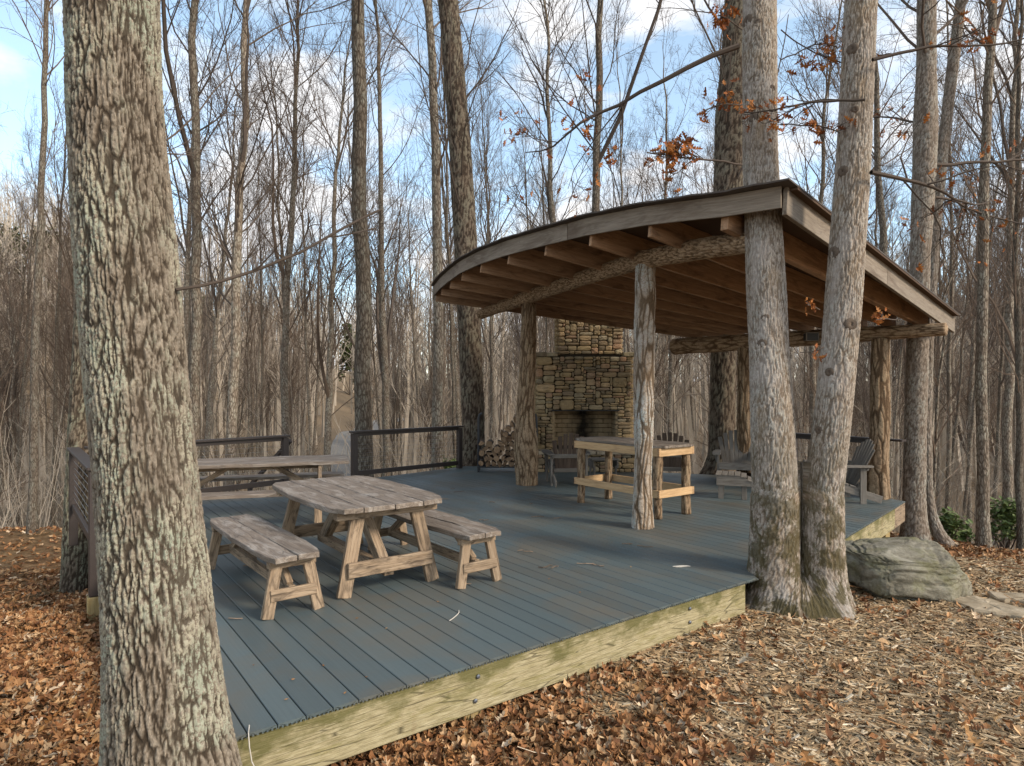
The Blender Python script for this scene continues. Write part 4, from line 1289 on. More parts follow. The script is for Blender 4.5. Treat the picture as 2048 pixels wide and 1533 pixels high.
# ------------------------------------------------------------------ railings
def railing(label, p, q, posts=(0.0, 1.0), cables=7, mesh_panel=False, ext=0.0):
    p, q = np.array(p, float), np.array(q, float)
    o = thing("deck_railing", label, "railing", (*p, 0.0), 0, "dark metal railings round the deck")
    d = (q - p); L = np.linalg.norm(d); d /= L
    n_ = np.array((-d[1], d[0]))
    for f in posts:
        c = p + d * L * f
        b_ = -0.40 if ext else -0.02
        part("post", box((c[0], c[1], (0.86 + b_) / 2), (0.10, 0.10, 0.86 - b_), 0.006, math.atan2(d[1], d[0])), MAT["rail_metal"], o, world=True)
    part("top_cap", bar((*(p - d * 0.07), 0.887), (*(q + d * 0.07), 0.887), 0.14, 0.034, ch=0.005), MAT["rail_metal"], o, world=True)
    ff = sorted(posts)
    for f0, f1 in zip(ff[:-1], ff[1:]):
        a, e = p + d * (L * f0 + 0.052), p + d * (L * f1 - 0.052)
        part("top_rail", bar((*a, 0.838), (*e, 0.838), 0.04, 0.06), MAT["rail_metal"], o, world=True)
        part("bottom_rail", bar((*a, 0.115), (*e, 0.115), 0.04, 0.085), MAT["rail_metal"], o, world=True)
        for k in range(cables):
            z = 0.16 + (k + 1) * 0.648 / (cables + 1)
            part("cable", pipe([(*a, z), (*e, z)], 0.0022, 4, False), MAT["cable_steel"], o, world=True)
        m = int(np.linalg.norm(e - a) / 0.35)
        ps = [pipe([(*(a + (e - a) * (k + 1) / (m + 1)), 0.15), (*(a + (e - a) * (k + 1) / (m + 1)), 0.815)], 0.0016, 4, False) for k in range(m)]
        if ps and mesh_panel: part("wire", ps, MAT["cable_steel"], o, world=True)
    return o
railing("dark railing along the deck's left side, partly hidden behind the big lichen-covered trunk", (-4.22, 6.52), (-5.86, 8.62), (0.0, 1.0), 7, ext=1)
railing("dark back railing left of the stair opening, behind the far picnic table", (-5.74, 8.80), (-3.86, 10.96), (0.06, 1.0), mesh_panel=True)
railing("dark railing panel in the middle of the back edge, between stair opening and firewood rack", (-2.93, 11.98), (-1.12, 13.74), (0.0, 1.0), mesh_panel=True)
railing("dark railing at the deck's far right edge, behind the adirondack chairs", (6.02, 10.02), (4.42, 12.42), (0.1, 0.62, 1.0))
for c in ((-4.22, 6.52), (-5.86, 8.62)):
    pass
# wooden stub carrying the left railing's near post
part("support_post", box((-4.22, 6.52, -0.53), (0.13, 0.13, 0.25), 0.004, 2.2), MAT["post_base_wood"], deck, world=True)

# stairs going down from the opening in the back edge
sa, sb = np.array((-3.80, 11.02)), np.array((-3.00, 11.92))
mid = (sa + sb) / 2; dx = (sb - sa) / np.linalg.norm(sb - sa); out = np.array((-dx[1], dx[0]))
stc = thing("deck_stairs", "short flight of dark steps going down from the opening in the back railing", "stairs", (*mid, 0.0))
for k in range(5):
    c = mid + out * (0.18 + 0.28 * k)
    part("tread", box((c[0], c[1], -0.2 - 0.18 * k), (1.1, 0.27, 0.04), 0.004, math.atan2(dx[1], dx[0])), MAT["rail_metal"], stc, world=True)
for s in (-0.56, 0.56):
    a = mid + dx * s + out * 0.05; e = mid + dx * s + out * 1.5
    part("stringer", bar((*a, -0.16), (*e, -1.05), 0.04, 0.2), MAT["leg_wood"], stc, world=True)
    if s > 0: continue
    part("handrail", bar((*a, 0.80), (*e, -0.12), 0.05, 0.07), MAT["rail_metal"], stc, world=True)
    part("post", box((e[0], e[1], -0.6), (0.07, 0.07, 1.0), 0.004), MAT["rail_metal"], stc, world=True)
    part("cable", [pipe([(*a, 0.80 - 0.12 * q), (*e, -0.12 - 0.12 * q)], 0.0022, 4, False) for q in range(1, 6)], MAT["cable_steel"], stc, world=True)

# ------------------------------------------------------------------ pavilion
pav = thing("pavilion", "open timber pavilion with a fan-shaped curved roof on log posts over the deck", "pavilion", (1.6, 7.9, 0))
def Pb(i): return np.array((1.933 - 0.303 * i, 7.22 + 0.757 * i))
def Qb(i): return np.array((5.727 - 0.2945 * i, 10.04 + 0.348 * i))
def zP(i): return 3.24 + 0.012 * i
def zQ(i): return 2.69 + 0.005 * i
UT = {-1: -0.044, 0: -0.127, 1: -0.192, 2: -0.239, 3: -0.285, 4: -0.317, 5: -0.33, 6: -0.323, 7: -0.3105, 8: -0.285}
YP, YQ = np.array((2.60, 6.075)), np.array((6.40, 9.69))
def rib(i):
    if i == -2: return YP, YQ, 3.229, 2.617, -0.026
    return Pb(i), Qb(i), zP(i), zQ(i), UT[i]
def rpt(i, u, dz=0.0):
    """point on the roof's rafter-bottom surface, i may be fractional"""
    a = int(math.floor(min(max(i, -2), 7.9999))); f = i - a
    p = [np.array((*(A + u_ * (B - A)), za + u_ * (zb - za))) for (A, B, za, zb, _), u_ in ((rib(a), u), (rib(a + 1), u))]
    return p[0] * (1 - f) + p[1] * f + np.array((0, 0, dz))
def utip(i):
    ks = list(range(-2, 9)); return float(np.interp(i, ks, [rib(k)[4] for k in ks]))
UE = 1.13
for i in range(-1, 9):
    A = rpt(i, utip(i) + 0.006, 0.142); B = rpt(i, UE - 0.02, 0.142)
    w = 0.045 if i != -1 else 0.08
    part("rafter", bar(A, B, w, 0.284, ch=0.003), MAT["rafter_wood"], pav, world=True)
def strip(i0, i1, uf, za, zb, n, th, mat, name):
    """curved board following the roof edge"""
    I = np.linspace(i0, i1, n)
    pts = np.array([rpt(i, uf(i), 0.0) for i in I])
    T = np.gradient(pts, axis=0); T[:, 2] = 0; T /= np.linalg.norm(T, axis=1, keepdims=True)
    N = np.stack([-T[:, 1], T[:, 0], 0 * T[:, 0]], -1)
    V, G = [], []
    s = np.concatenate([[0], np.cumsum(np.linalg.norm(np.diff(pts, axis=0), axis=1))])
    for dn, z in ((0, za), (0, zb), (th, zb), (th, za)):
        V.append(pts + N * dn + np.array((0, 0, 1.0)) * z); G.append(np.stack([s, np.full(n, dn), np.full(n, z)], -1))
    V, G = np.concatenate(V), np.concatenate(G) + jit()
    Q = []
    for a in range(4):
        b_ = (a + 1) % 4
        for k in range(n - 1): Q.append((a * n + k, a * n + k + 1, b_ * n + k + 1, b_ * n + k))
    Q += [(0, n, 2 * n, 3 * n), (n - 1, 4 * n - 1, 3 * n - 1, 2 * n - 1)]
    return part(name, (V, [np.array(Q)], G), MAT[mat], pav, world=True)
strip(-2, 1.42, utip, 0.118, 0.318, 18, 0.03, "fascia_wood", "fascia")
strip(1.43, 8.0, utip, 0.118, 0.318, 40, 0.03, "fascia_wood", "fascia")
# straight fascia on the right, in two lengths, and the back edge board
def straight(i, u0, u1, dz, h, th, mat, off=0.0, name="fascia"):
    A, B = rpt(i, u0, dz), rpt(i, u1, dz)
    d = (B - A); d /= np.linalg.norm(d)
    n_ = np.array((d[1], -d[0], 0)) * off
    return part(name, bar(A + n_, B + n_, th, h, ch=0.003), MAT[mat], pav, world=True)
straight(-2, -0.024, 0.52, 0.185, 0.265, 0.045, "fascia_wood", 0.026)
straight(-2, 0.522, UE + 0.02, 0.185, 0.265, 0.045, "fascia_wood", 0.026)
straight(8, utip(8), UE, 0.215, 0.2, 0.03, "fascia_wood", -0.045)
# sheathing planks and the roofing over them
I = np.linspace(-2, 8, 61)
def sheet(za, zb, over, mat, name, wav=0.0, eu=0.0):
    U_ = np.linspace(0, 1, 25)
    V = []
    for z in (za, zb):
        for i in I:
            ii = i
            for u in U_:
                p = rpt(ii, utip(ii) - over + u * (UE + eu + over - utip(ii)), z)
                edge = max(0, 1 - min(u, 1 - u) * 12)
                p = p + np.array((0, 0, wav * edge * (math.sin(i * 7.0) * 0.6 + math.sin(i * 17.3 + u * 9) * 0.5)))
                if over:
                    if i < -1.9: p = p + np.array((0.085, -0.085, -0.002))
                    if i > 7.9: p = p + np.array((-0.01, 0.06, 0))
                V.append(p)
    V = np.array(V); n, m = len(I), len(U_)
    Q = []
    for k in range(n - 1):
        for a in range(m - 1):
            q = (k * m + a, (k + 1) * m + a, (k + 1) * m + a + 1, k * m + a + 1)
            Q.append(q); Q.append(tuple(x + n * m for x in q[::-1]))
    lp = [k * m for k in range(n)] + [(n - 1) * m + a for a in range(1, m)] + [k * m + m - 1 for k in range(n - 2, -1, -1)] + [a for a in range(m - 2, 0, -1)]
    for x, y in zip(lp, lp[1:] + lp[:1]): Q.append((x, y, y + n * m, x + n * m))
    part(name, (V, [np.array(Q)], V), MAT[mat], pav, world=True)
sheet(0.289, 0.312, -0.012, "sheathing", "sheathing")
sheet(0.320, 0.336, 0.024, "roofing", "roof", 0.006, 0.02)

# log beams
LB = [(-0.66, 13.75, 3.285), (0.25, 11.36, 3.295), (1.0, 9.4, 3.29), (1.593, 7.87, 3.265), (2.05, 7.05, 3.22), (2.36, 6.55, 3.17), (2.46, 6.3, 3.15)]
p1, rdg = bark_tube(LB, [0.11, 0.115, 0.115, 0.117, 0.12, 0.115, 0.11], 56, 0.02, 0.026, 0.2, 0.013, 0.016, 41, cap=True)
part("log_beam", p1, MAT["log_bark"], pav, world=True, smooth=True, extra=rdg)
LB2 = [(3.26, 12.96, 2.535), (3.9, 12.2, 2.54), (4.7, 11.25, 2.545), (5.5, 10.3, 2.55), (6.30, 9.36, 2.555)]
p1, rdg = bark_tube(LB2, [0.155, 0.15, 0.14, 0.12, 0.092], 56, 0.025, 0.07, 0.2, 0.005, 0.01, 42, cap=True)
part("log_beam", p1, MAT["log_bark"], pav, world=True, smooth=True, extra=rdg)
def post(pts, r, mat, seed, cell, amp, flute, lab, lump=0.02):
    p1, rdg = bark_tube(pts, r, 84, 0.012, cell, 0.14, amp, lump, seed, cap=True, flute=flute)
    o = part("log_post", p1, MAT[mat], pav, world=True, smooth=True, extra=rdg)
    o["label"] = lab
post([(1.600, 7.87, 0), (1.59, 7.86, 0.5), (1.605, 7.87, 1.2), (1.598, 7.87, 2.0), (1.615, 7.87, 2.7), (1.62, 7.87, 3.19)],
     [0.14, 0.118, 0.116, 0.118, 0.122, 0.128], "post_grey", 51, 0.075, 0.012, 0.038, "bleached debarked log post with deep vertical folds")
def burl(rr, th, t): return rr
post([(0.26, 11.36, 0), (0.255, 11.35, 0.4), (0.25, 11.34, 0.72), (0.235, 11.35, 1.0), (0.25, 11.36, 1.6), (0.29, 11.36, 2.3), (0.31, 11.36, 3.2)],
     [0.185, 0.20, 0.205, 0.165, 0.155, 0.145, 0.135], "post_brown", 52, 0.06, 0.014, 0.03, "brown log post with a swollen burl near its foot")
P_b = [(0.41, 11.2, 0.62)]
post([(5.67, 9.97, 0), (5.66, 9.97, 0.5), (5.68, 9.97, 1.1), (5.67, 9.97, 1.8), (5.69, 9.98, 2.46)], [0.165, 0.145, 0.135, 0.13, 0.12], "post_brown", 53, 0.07, 0.012, 0.035,
     "brown fluted log post at the deck's right corner")
post([(4.25, 11.8, 0), (4.25, 11.8, 1.2), (4.25, 11.8, 2.45)], [0.13, 0.12, 0.12], "post_brown", 54, 0.07, 0.012, 0.03, "log post mostly hidden behind the double oak")
ob = thing("junction_box", "small dark square outlet box fixed to the far log beam between the two oak stems", "outlet box", tuple(at(1624, 674, 10.55)))
bx = at(1624, 674, 10.55)
rzb = math.atan2(-3.6, 3.04)
part("frame", [bar(bx + np.array((-0.1, -0.02, s * 0.065)), bx + np.array((0.1, -0.02, s * 0.065)), 0.02, 0.014) for s in (-1, 1)]
     + [bar(bx + np.array((s * 0.1, -0.02, -0.07)), bx + np.array((s * 0.1, -0.02, 0.07)), 0.02, 0.014, (0, 1, 0)) for s in (-1, 1)], MAT["box_frame"], ob, world=True)
part("cover", box(bx + np.array((0, 0.04, 0)), (0.19, 0.13, 0.12), 0.004), MAT["box_dark"], ob, world=True)

# ------------------------------------------------------------------ stone fireplace
fp = thing("stone_fireplace", "fieldstone fireplace with shouldered chimney at the back of the pavilion", "fireplace", (1.52, 13.9, 0))
def stone_mesh(w, h, d, g):
    """rounded irregular stone face, w x h, standing proud by about d"""
    n = 10
    a = np.arange(n) * 2 * np.pi / n
    e = np.stack([np.sign(np.cos(a)) * np.abs(np.cos(a)) ** 0.45 * w / 2, np.sign(np.sin(a)) * np.abs(np.sin(a)) ** 0.45 * h / 2], -1)
    e *= 1 + g.normal(0, 0.035, (n, 1))
    rings = []
    for s, y in ((0.98, 0.05), (1.0, -0.25 * d), (0.90, -0.8 * d), (0.55, -d)):
        in_ = (1 - s) * min(w, h) * 0.5 if s < 1 else 0
        q = e * s if s in (0.98, 1.0) else e - np.sign(e) * np.minimum(np.abs(e), (1 - s) * min(w, h) * (1.0 if s > 0.6 else 0.75))
        rings.append(np.stack([q[:, 0], np.full(n, y) + (g.normal(0, d * 0.14, n) if s < 1 else 0), q[:, 1]], -1))
    V = np.concatenate(rings + [np.array([[g.normal(0, w * 0.05), -d * 1.03, g.normal(0, h * 0.05)]])])
    Q = [(k * n + b_, (k + 1) * n + b_, (k + 1) * n + (b_ + 1) % n, k * n + (b_ + 1) % n) for k in range(3) for b_ in range(n)]
    T = [(3 * n + b_, 4 * n, 3 * n + (b_ + 1) % n) for b_ in range(n)]
    return (V, [np.array(Q), np.array(T)], V)
def pack(x0, x1, z0, z1, g, hole=None, big=0.10):
    """irregular rubble: fill a grid of 5 x 4.5 cm cells with stones of many sizes"""
    cw, chh = 0.05, 0.036
    nx, nz = max(1, round((x1 - x0) / cw)), max(1, round((z1 - z0) / chh))
    occ = np.zeros((nx, nz), bool)
    if hole:
        for a in range(nx):
            for b_ in range(nz):
                cx, cz = x0 + (a + 0.5) * cw, z0 + (b_ + 0.5) * chh
                if hole[0] < cx < hole[1] and hole[2] < cz < hole[3]: occ[a, b_] = True
    out = []
    for b_ in range(nz):
        for a in range(nx):
            if occ[a, b_]: continue
            r = g.random()
            if r < big * 0.22: w, h = g.integers(6, 10), g.integers(4, 7)
            elif r < 0.09: w, h = g.integers(2, 4), g.integers(3, 5)
            elif r < 0.62: w, h = g.integers(3, 7), g.integers(2, 4)
            else: w, h = g.integers(2, 6), g.integers(1, 3)
            ww = 0
            while ww < w and a + ww < nx and not occ[a + ww, b_]: ww += 1
            if 0 < nx - (a + ww) < 2 and not occ[a + ww:nx, b_].any(): ww = nx - a
            hh = 0
            while hh < h and b_ + hh < nz and not occ[a:a + ww, b_ + hh].any(): hh += 1
            occ[a:a + ww, b_:b_ + hh] = True
            out.append((x0 + (a + ww / 2) * cw, z0 + (b_ + hh / 2) * chh, ww * cw - 0.007, hh * chh - 0.006))
    return out
g = np.random.default_rng(91)
YF = 13.5
def lay(stones, y, maxn=10 ** 6):
    for x, z, w, h in stones:
        d = g.uniform(0.02, 0.05)
        v, f, gg = stone_mesh(w, h, d, g)
        part("stone", (v + np.array((x, y, z)), f, gg), MAT["field_stone"], fp, world=True)
hole = (0.86, 2.20, -1, 1.24)
lay(pack(0.50, 2.52, 0.42, 2.36, g, hole, 0.22), YF)
lay(pack(0.97, 2.32, 2.42, 3.22, g, None, 0.2), YF + 0.12)
# upper chimney behind the roof and the narrow returns: seen only from elsewhere
rest = []
for x, z, w, h in pack(0.97, 2.32, 3.24, 4.7, g):
    v, f, gg = stone_mesh(w, h, 0.03, g); rest.append((v + np.array((x, YF + 0.12, z)), f, gg))
for xx, s, y0, y1, za, zb in ((0.50, -1, 13.52, 14.4, 0.0, 2.36), (2.52, 1, 13.52, 14.4, 0.0, 2.36), (0.97, -1, 13.64, 14.4, 2.4, 4.7), (2.32, 1, 13.64, 14.4, 2.4, 4.7)):
    for y, z, w, h in pack(y0, y1, za, zb, g):
        v, f, gg = stone_mesh(w, h, 0.03, g)
        q = np.stack([xx + s * (-v[:, 1]), y + s * v[:, 0], z + v[:, 2]], -1)
        rest.append((q, f, gg))
o = part("stonework", rest, MAT["field_stone"], fp, world=True); o["kind"] = "stuff"
core = [box((0.68, 13.97, 0.95), (0.34, 0.86, 2.78)), box((2.36, 13.97, 0.95), (0.30, 0.86, 2.78)), box((1.53, 13.97, 1.80), (1.40, 0.86, 1.08)),
        box((1.53, 14.28, 0.6), (1.40, 0.22, 1.3)), box((1.645, 14.03, 3.5), (1.33, 0.74, 2.36)), box((1.53, 13.9, 0.16), (1.4, 0.7, 0.46))]
part("mortar_core", core, MAT["mortar"], fp, world=True)
for x0, x1 in ((0.44, 0.72), (0.73, 0.965), (2.33, 2.58)):
    part("cap_stone", slab([(x0, 13.46), (x1, 13.46), (x1, 14.4), (x0, 14.4)], 2.455, 0.085, "field_stone", int(x0 * 100)), MAT["field_stone"], fp, world=True)
part("lintel", box((1.53, 13.49, 1.235), (1.42, 0.16, 0.018), 0.003), MAT["box_dark"], fp, world=True)
for r_ in range(8):                                                   # firebricks at the back and the sides of the firebox
    z = 0.45 + 0.098 * r_
    off = 0.0 if r_ % 2 else 0.11
    x = 0.87 - off
    while x < 2.19:
        a, b_ = max(x, 0.87), min(x + 0.225, 2.19)
        if b_ - a > 0.03: part("firebrick", box(((a + b_) / 2, 14.15 + g.normal(0, 0.002), z + 0.045), (b_ - a - 0.008, 0.06, 0.088), 0.004), MAT["fire_brick"], fp, world=True)
        x += 0.225
    for s, xx in ((-1, 0.865), (1, 2.195)):
        for yy in (13.62, 13.85, 14.05):
            part("firebrick", box((xx, yy, z + 0.045), (0.05, 0.215, 0.088), 0.004), MAT["fire_brick"], fp, world=True)
# raised hearth
for x, z, w, h in pack(0.42, 2.55, 0.0, 0.36, g, None, 0.1):
    v, f, gg = stone_mesh(w, h, 0.03, g)
    part("hearth_stone", (v + np.array((x, 13.06, z)), f, gg), MAT["field_stone"], fp, world=True)
part("hearth_core", box((1.485, 13.28, 0.17), (2.1, 0.42, 0.36)), MAT["mortar"], fp, world=True)
xs = [0.38, 0.8, 1.3, 1.72, 2.15, 2.6]
for a, b_ in zip(xs[:-1], xs[1:]):
    part("hearth_slab", slab([(a, 13.0), (b_ - 0.012, 13.0), (b_ - 0.012, 13.5), (a, 13.5)], 0.425, 0.06, "flag_rock", int(a * 100)), MAT["flag_rock"], fp, world=True)

# ------------------------------------------------------------------ firewood rack
rk = thing("firewood_rack", "black metal log rack on the deck between the back oak and the burled post", "log rack", (-0.1, 13.2, 0))
for y in (13.06, 13.36):
    for x in (-0.68, 0.50):
        top = 0.06 if x < 0 else -0.06
        part("upright", pipe([(x, y, 0.0), (x, y, 1.08), (x + top * 0.3, y, 1.16), (x + top, y, 1.19)], 0.022, 8), MAT["rack_metal"], rk, world=True)
    part("rail", bar((-0.68, y, 0.105), (0.50, y, 0.105), 0.03, 0.03), MAT["rack_metal"], rk, world=True)
for x in (-0.68, 0.50): part("cross_bar", bar((x, 13.06, 0.105), (x, 13.36, 0.105), 0.03, 0.028), MAT["rack_metal"], rk, world=True)
g = np.random.default_rng(95)
def split_log(r, shape, g):
    n = 9
    if shape == 0: a = np.linspace(0, 2 * np.pi, n, endpoint=False); pts = np.stack([np.cos(a), np.sin(a)], -1) * r * g.uniform(0.9, 1.05, (n, 1))
    elif shape == 1:
        a = np.linspace(-0.75, 0.75, 6) * g.uniform(0.75, 1.1); pts = np.concatenate([np.stack([np.cos(a), np.sin(a)], -1) * 1.55 * r, [[0.08 * r, 0.06 * r], [0.06 * r, -0.08 * r]]]); pts -= pts.mean(0)
    else:
        a = np.linspace(0.1, np.pi - 0.1, 7); pts = np.concatenate([np.stack([np.cos(a), np.sin(a) * 0.95], -1) * 1.2 * r, [[-0.3 * r, -0.05 * r], [0.4 * r, -0.02 * r]]]); pts -= pts.mean(0)
    rot = g.uniform(0, 6.28); c, s = math.cos(rot), math.sin(rot)
    pts = pts @ np.array(((c, s), (-s, c)))
    n = len(pts); L = g.uniform(0.38, 0.46)
    V = np.concatenate([np.stack([pts[:, 0], np.full(n, -L / 2) + g.normal(0, 0.006, n), pts[:, 1]], -1), np.stack([pts[:, 0], np.full(n, L / 2), pts[:, 1]], -1)])
    j = np.arange(n)
    side = (V, [np.stack([j, (j + 1) % n, (j + 1) % n + n, j + n], -1)], V[:, [1, 0, 2]])
    E = np.concatenate([V[:n] * np.array((0.985, 1, 0.985)) + np.array((0, -0.002, 0)), [[0, -L / 2 - 0.003, 0]]])
    E2 = np.concatenate([V[n:], [[0, L / 2, 0]]])
    end = join([(E, [np.stack([j, np.full(n, n), (j + 1) % n], -1)], np.roll(E, 1, 1))])
    back = ((E2, [np.stack([j, (j + 1) % n, np.full(n, n)], -1)], np.roll(E2, 1, 1)))
    return mesh_of("firewood_side", [side, back], MAT["log_side"]), mesh_of("firewood_end", [(end[0], [end[1][0], end[1][1]], end[2])], MAT["log_end"])
LOGS = [split_log(0.062, k % 3, g) for k in range(12)]
def pile_top(x): return 0.12 + (0.52 if x < -0.42 else 0.42 if x < -0.28 else 0.55 + 0.62 * max(0, 1 - abs(x - 0.16) / 0.5))
z, row = 0.185, 0
lw = ["split firewood log low in the rack beside the burled post", "split firewood log in the pointed upper part of the rack's pile"]
while z < 1.3:
    x = -0.60 + (0.06 if row % 2 else 0.0)
    while x < 0.45:
        if z < pile_top(x):
            sd, en = LOGS[int(g.integers(0, 12))]
            lo = z < 0.62
            o = thing("firewood_log", lw[0 if lo else 1], "firewood", (x + g.normal(0, 0.012), 13.2 + g.normal(0, 0.025), z + g.normal(0, 0.008)), 0, "firewood in the lower pile" if lo else "firewood in the upper pile")
            o.rotation_euler = (0, g.uniform(0, 6.28), g.normal(0, 0.03))
            s = g.uniform(0.85, 1.22); o.scale = (s, 1, s)
            for nm, me in (("split_side", sd), ("cut_end", en)):
                c = bpy.data.objects.new(nm, me); COL.objects.link(c); c.parent = o
        x += g.uniform(0.105, 0.135)
    z += 0.098; row += 1
# ------------------------------------------------------------------ furniture
def plank(x0, x1, y0, y1, z, th, mat, parent, name, bow=None, rnd=0.0, seed=0, ends=0.0, uw=0.004):
    """board along x with shaped ends/edges: bow(x)-> extra half width outward on its outer edge"""
    g_ = np.random.default_rng(seed)
    n = 15
    xs = np.linspace(x0, x1, n)
    top, bot = [], []
    lo = np.full(n, y0); hi = np.full(n, y1)
    if bow:
        s, amt = bow
        c = 1 - ((xs - (x0 + x1) / 2) / ((x1 - x0) / 2)) ** 2
        if s < 0: lo = lo - amt * c + amt * 0.4
        else: hi = hi + amt * c - amt * 0.4
    lo = lo + g_.normal(0, 0.0015, n); hi = hi + g_.normal(0, 0.0015, n)
    if rnd:
        for k, f in ((0, 0.78), (n - 1, 0.78)):
            if bow and bow[0] < 0: lo[k] += rnd
            elif bow: hi[k] -= rnd
    V, G = [], []
    m = 4
    yy = np.linspace(0, 1, m)
    wv = g_.normal(0, uw * 0.5, (n, m))
    rows = []
    for zz, ins in ((z - th, 0.003), (z - th + 0.004, 0.0), (z - 0.004, 0.0), (z, 0.0035)):
        P = np.zeros((n, m, 3))
        for k in range(n):
            ex = ins if k == 0 else -ins if k == n - 1 else 0
            for a in range(m):
                ey = ins if a == 0 else -ins if a == m - 1 else 0
                y = lo[k] + (hi[k] - lo[k]) * yy[a]
                e_ = ends * (1 - (y / 0.56) ** 2) if ends else 0
                xx = xs[k] + ex + ((e_ if k == n - 1 else -e_ if k == 0 else 0))
                P[k, a] = (xx, y + ey, zz + (wv[k, a] if zz > z - 0.002 else wv[k, a] * 0.8))
        rows.append(P.reshape(-1, 3))
    V = np.concatenate(rows)
    N = n * m
    Q = []
    for k in range(n - 1):
        for a in range(m - 1):
            q = (k * m + a, (k + 1) * m + a, (k + 1) * m + a + 1, k * m + a + 1)
            Q.append(q[::-1]); Q.append(tuple(v + 3 * N for v in q))
    lp = [k * m for k in range(n)] + [(n - 1) * m + a for a in range(1, m)] + [k * m + m - 1 for k in range(n - 2, -1, -1)] + [a for a in range(m - 2, 0, -1)]
    for r_ in range(3):
        for p, q in zip(lp, lp[1:] + lp[:1]): Q.append((r_ * N + p, r_ * N + q, r_ * N + N + q, r_ * N + N + p))
    return part(name, (V, [np.array(Q)], V + jit()), MAT[mat], parent)

def face(v): return math.atan2(v[1], v[0])

# trestle picnic table (boat-shaped plank top); local x = long axis, +x towards the camera
RZ = face((1.11, -1.50))
tb = thing("picnic_table", "weathered plank-topped trestle table with curved sides, between two matching benches", "table", (-1.515, 6.10, 0), RZ)
W2 = [-0.525, -0.285, -0.015, 0.255, 0.525]
for k in range(4):
    plank(-0.905, 0.905, W2[k] + 0.005, W2[k + 1] - 0.005, 0.735, 0.042, "table_top", tb, "top_plank", bow=((-1, 0.07) if k == 0 else (1, 0.07) if k == 3 else None), rnd=0.05, seed=k, ends=0.045)
for sx in (-1, 1):
    x = sx * 0.77
    part("cleat", bar((x, -0.46, 0.658), (x, 0.46, 0.658), 0.085, 0.07), MAT["leg_wood"], tb)
    for sy in (-1, 1):
        o = part("leg", bar((x + sx * 0.045, sy * 0.41, 0.0), (x + sx * 0.0, sy * 0.27, 0.63), 0.045, 0.115, (0, 1, 0)), MAT["leg_wood"], tb)
    part("crossbar", bar((x + sx * 0.075, -0.385, 0.22), (x + sx * 0.075, 0.385, 0.22), 0.038, 0.12), MAT["leg_wood"], tb)
    part("brace", bar((sx * 0.16, 0.0, 0.66), (sx * 0.70, 0.0, 0.17), 0.085, 0.11), MAT["leg_wood"], tb)
part("stretcher", bar((-0.80, 0, 0.15), (0.80, 0, 0.15), 0.09, 0.075), MAT["leg_wood"], tb)

def trestle_bench(label, loc, rz, L, wid, h, seed, nplank=2):
    o = thing("bench", label, "bench", (*loc, 0), rz, "benches at the trestle table")
    e = np.linspace(-wid / 2, wid / 2, nplank + 1)
    for k in range(nplank):
        plank(-L / 2, L / 2, e[k] + 0.003, e[k + 1] - 0.003, h, 0.042, "table_top", o, "seat_plank", bow=((-1, 0.03) if k == 0 else (1, 0.03)), rnd=0.03, seed=seed + k, uw=0.006)
    for sx in (-1, 1):
        x = sx * (L / 2 - 0.13)
        part("cleat", bar((x, -wid / 2 + 0.03, h - 0.075), (x, wid / 2 - 0.03, h - 0.075), 0.07, 0.06), MAT["leg_wood"], o)
        for sy in (-1, 1):
            part("leg", bar((x + sx * 0.035, sy * 0.195, 0), (x + sx * 0.01, sy * 0.115, h - 0.05), 0.045, 0.085, (0, 1, 0)), MAT["leg_wood"], o)
        part("crossbar", bar((x + sx * 0.045, -0.175, 0.165), (x + sx * 0.045, 0.175, 0.165), 0.03, 0.085), MAT["leg_wood"], o)
        part("brace", bar((sx * (L / 2 - 0.47), 0, h - 0.07), (sx * (L / 2 - 0.18), 0, 0.2), 0.05, 0.06), MAT["leg_wood"], o)
    part("stretcher", bar((-L / 2 + 0.12, 0, 0.17), (L / 2 - 0.12, 0, 0.17), 0.05, 0.075), MAT["leg_wood"], o)
    return o
trestle_bench("weathered plank bench between the trestle table and the big lichen-covered trunk", (-2.16, 5.50), face((1.155, -1.46)), 1.86, 0.415, 0.46, 20)
trestle_bench("weathered plank bench on the right side of the trestle table, next to the open deck", (-0.80, 6.225), face((1.15, -1.46)), 1.86, 0.42, 0.46, 30)

# larger picnic table with built-on seats at the back
RZ2 = face((0.955, 0.297))
pt = thing("picnic_table", "long six-board picnic table with built-on seats beside the back left railing", "table", (-3.40, 8.42, 0), RZ2)
for k in range(5):
    y0 = -0.43 + k * 0.172
    plank(-1.2, 1.22, y0 + 0.004, y0 + 0.168, 0.755, 0.042, "table_top", pt, "top_plank", bow=((-1, 0.0) if k == 0 else (1, 0.0) if k == 4 else None), rnd=0.04, seed=60 + k)
for s in (-1, 1):
    for k in range(2):
        y0 = s * 0.80 - 0.15 + k * 0.152
        plank(-1.2, 1.2, y0 + 0.003, y0 + 0.149, 0.455, 0.042, "table_top", pt, "seat_plank", seed=70 + k)
for x in (-0.85, 0.85):
    part("cleat", bar((x, -0.40, 0.672), (x, 0.40, 0.672), 0.04, 0.08), MAT["leg_wood"], pt)
    part("seat_bearer", bar((x + 0.045, -0.93, 0.365), (x + 0.045, 0.93, 0.365), 0.04, 0.1), MAT["leg_wood"], pt)
    for s in (-1, 1):
        part("leg", bar((x, s * 0.70, 0), (x, s * 0.33, 0.68), 0.042, 0.12, (0, 1, 0)), MAT["leg_wood"], pt)
        part("post", bar((x - 0.04, s * 0.84, 0), (x - 0.04, s * 0.84, 0.41), 0.06, 0.085, (0, 1, 0)), MAT["leg_wood"], pt)
    sx = 1 if x > 0 else -1
    part("brace", bar((x - sx * 0.05, 0, 0.36), (x - sx * 0.62, 0, 0.70), 0.085, 0.06), MAT["leg_wood"], pt)
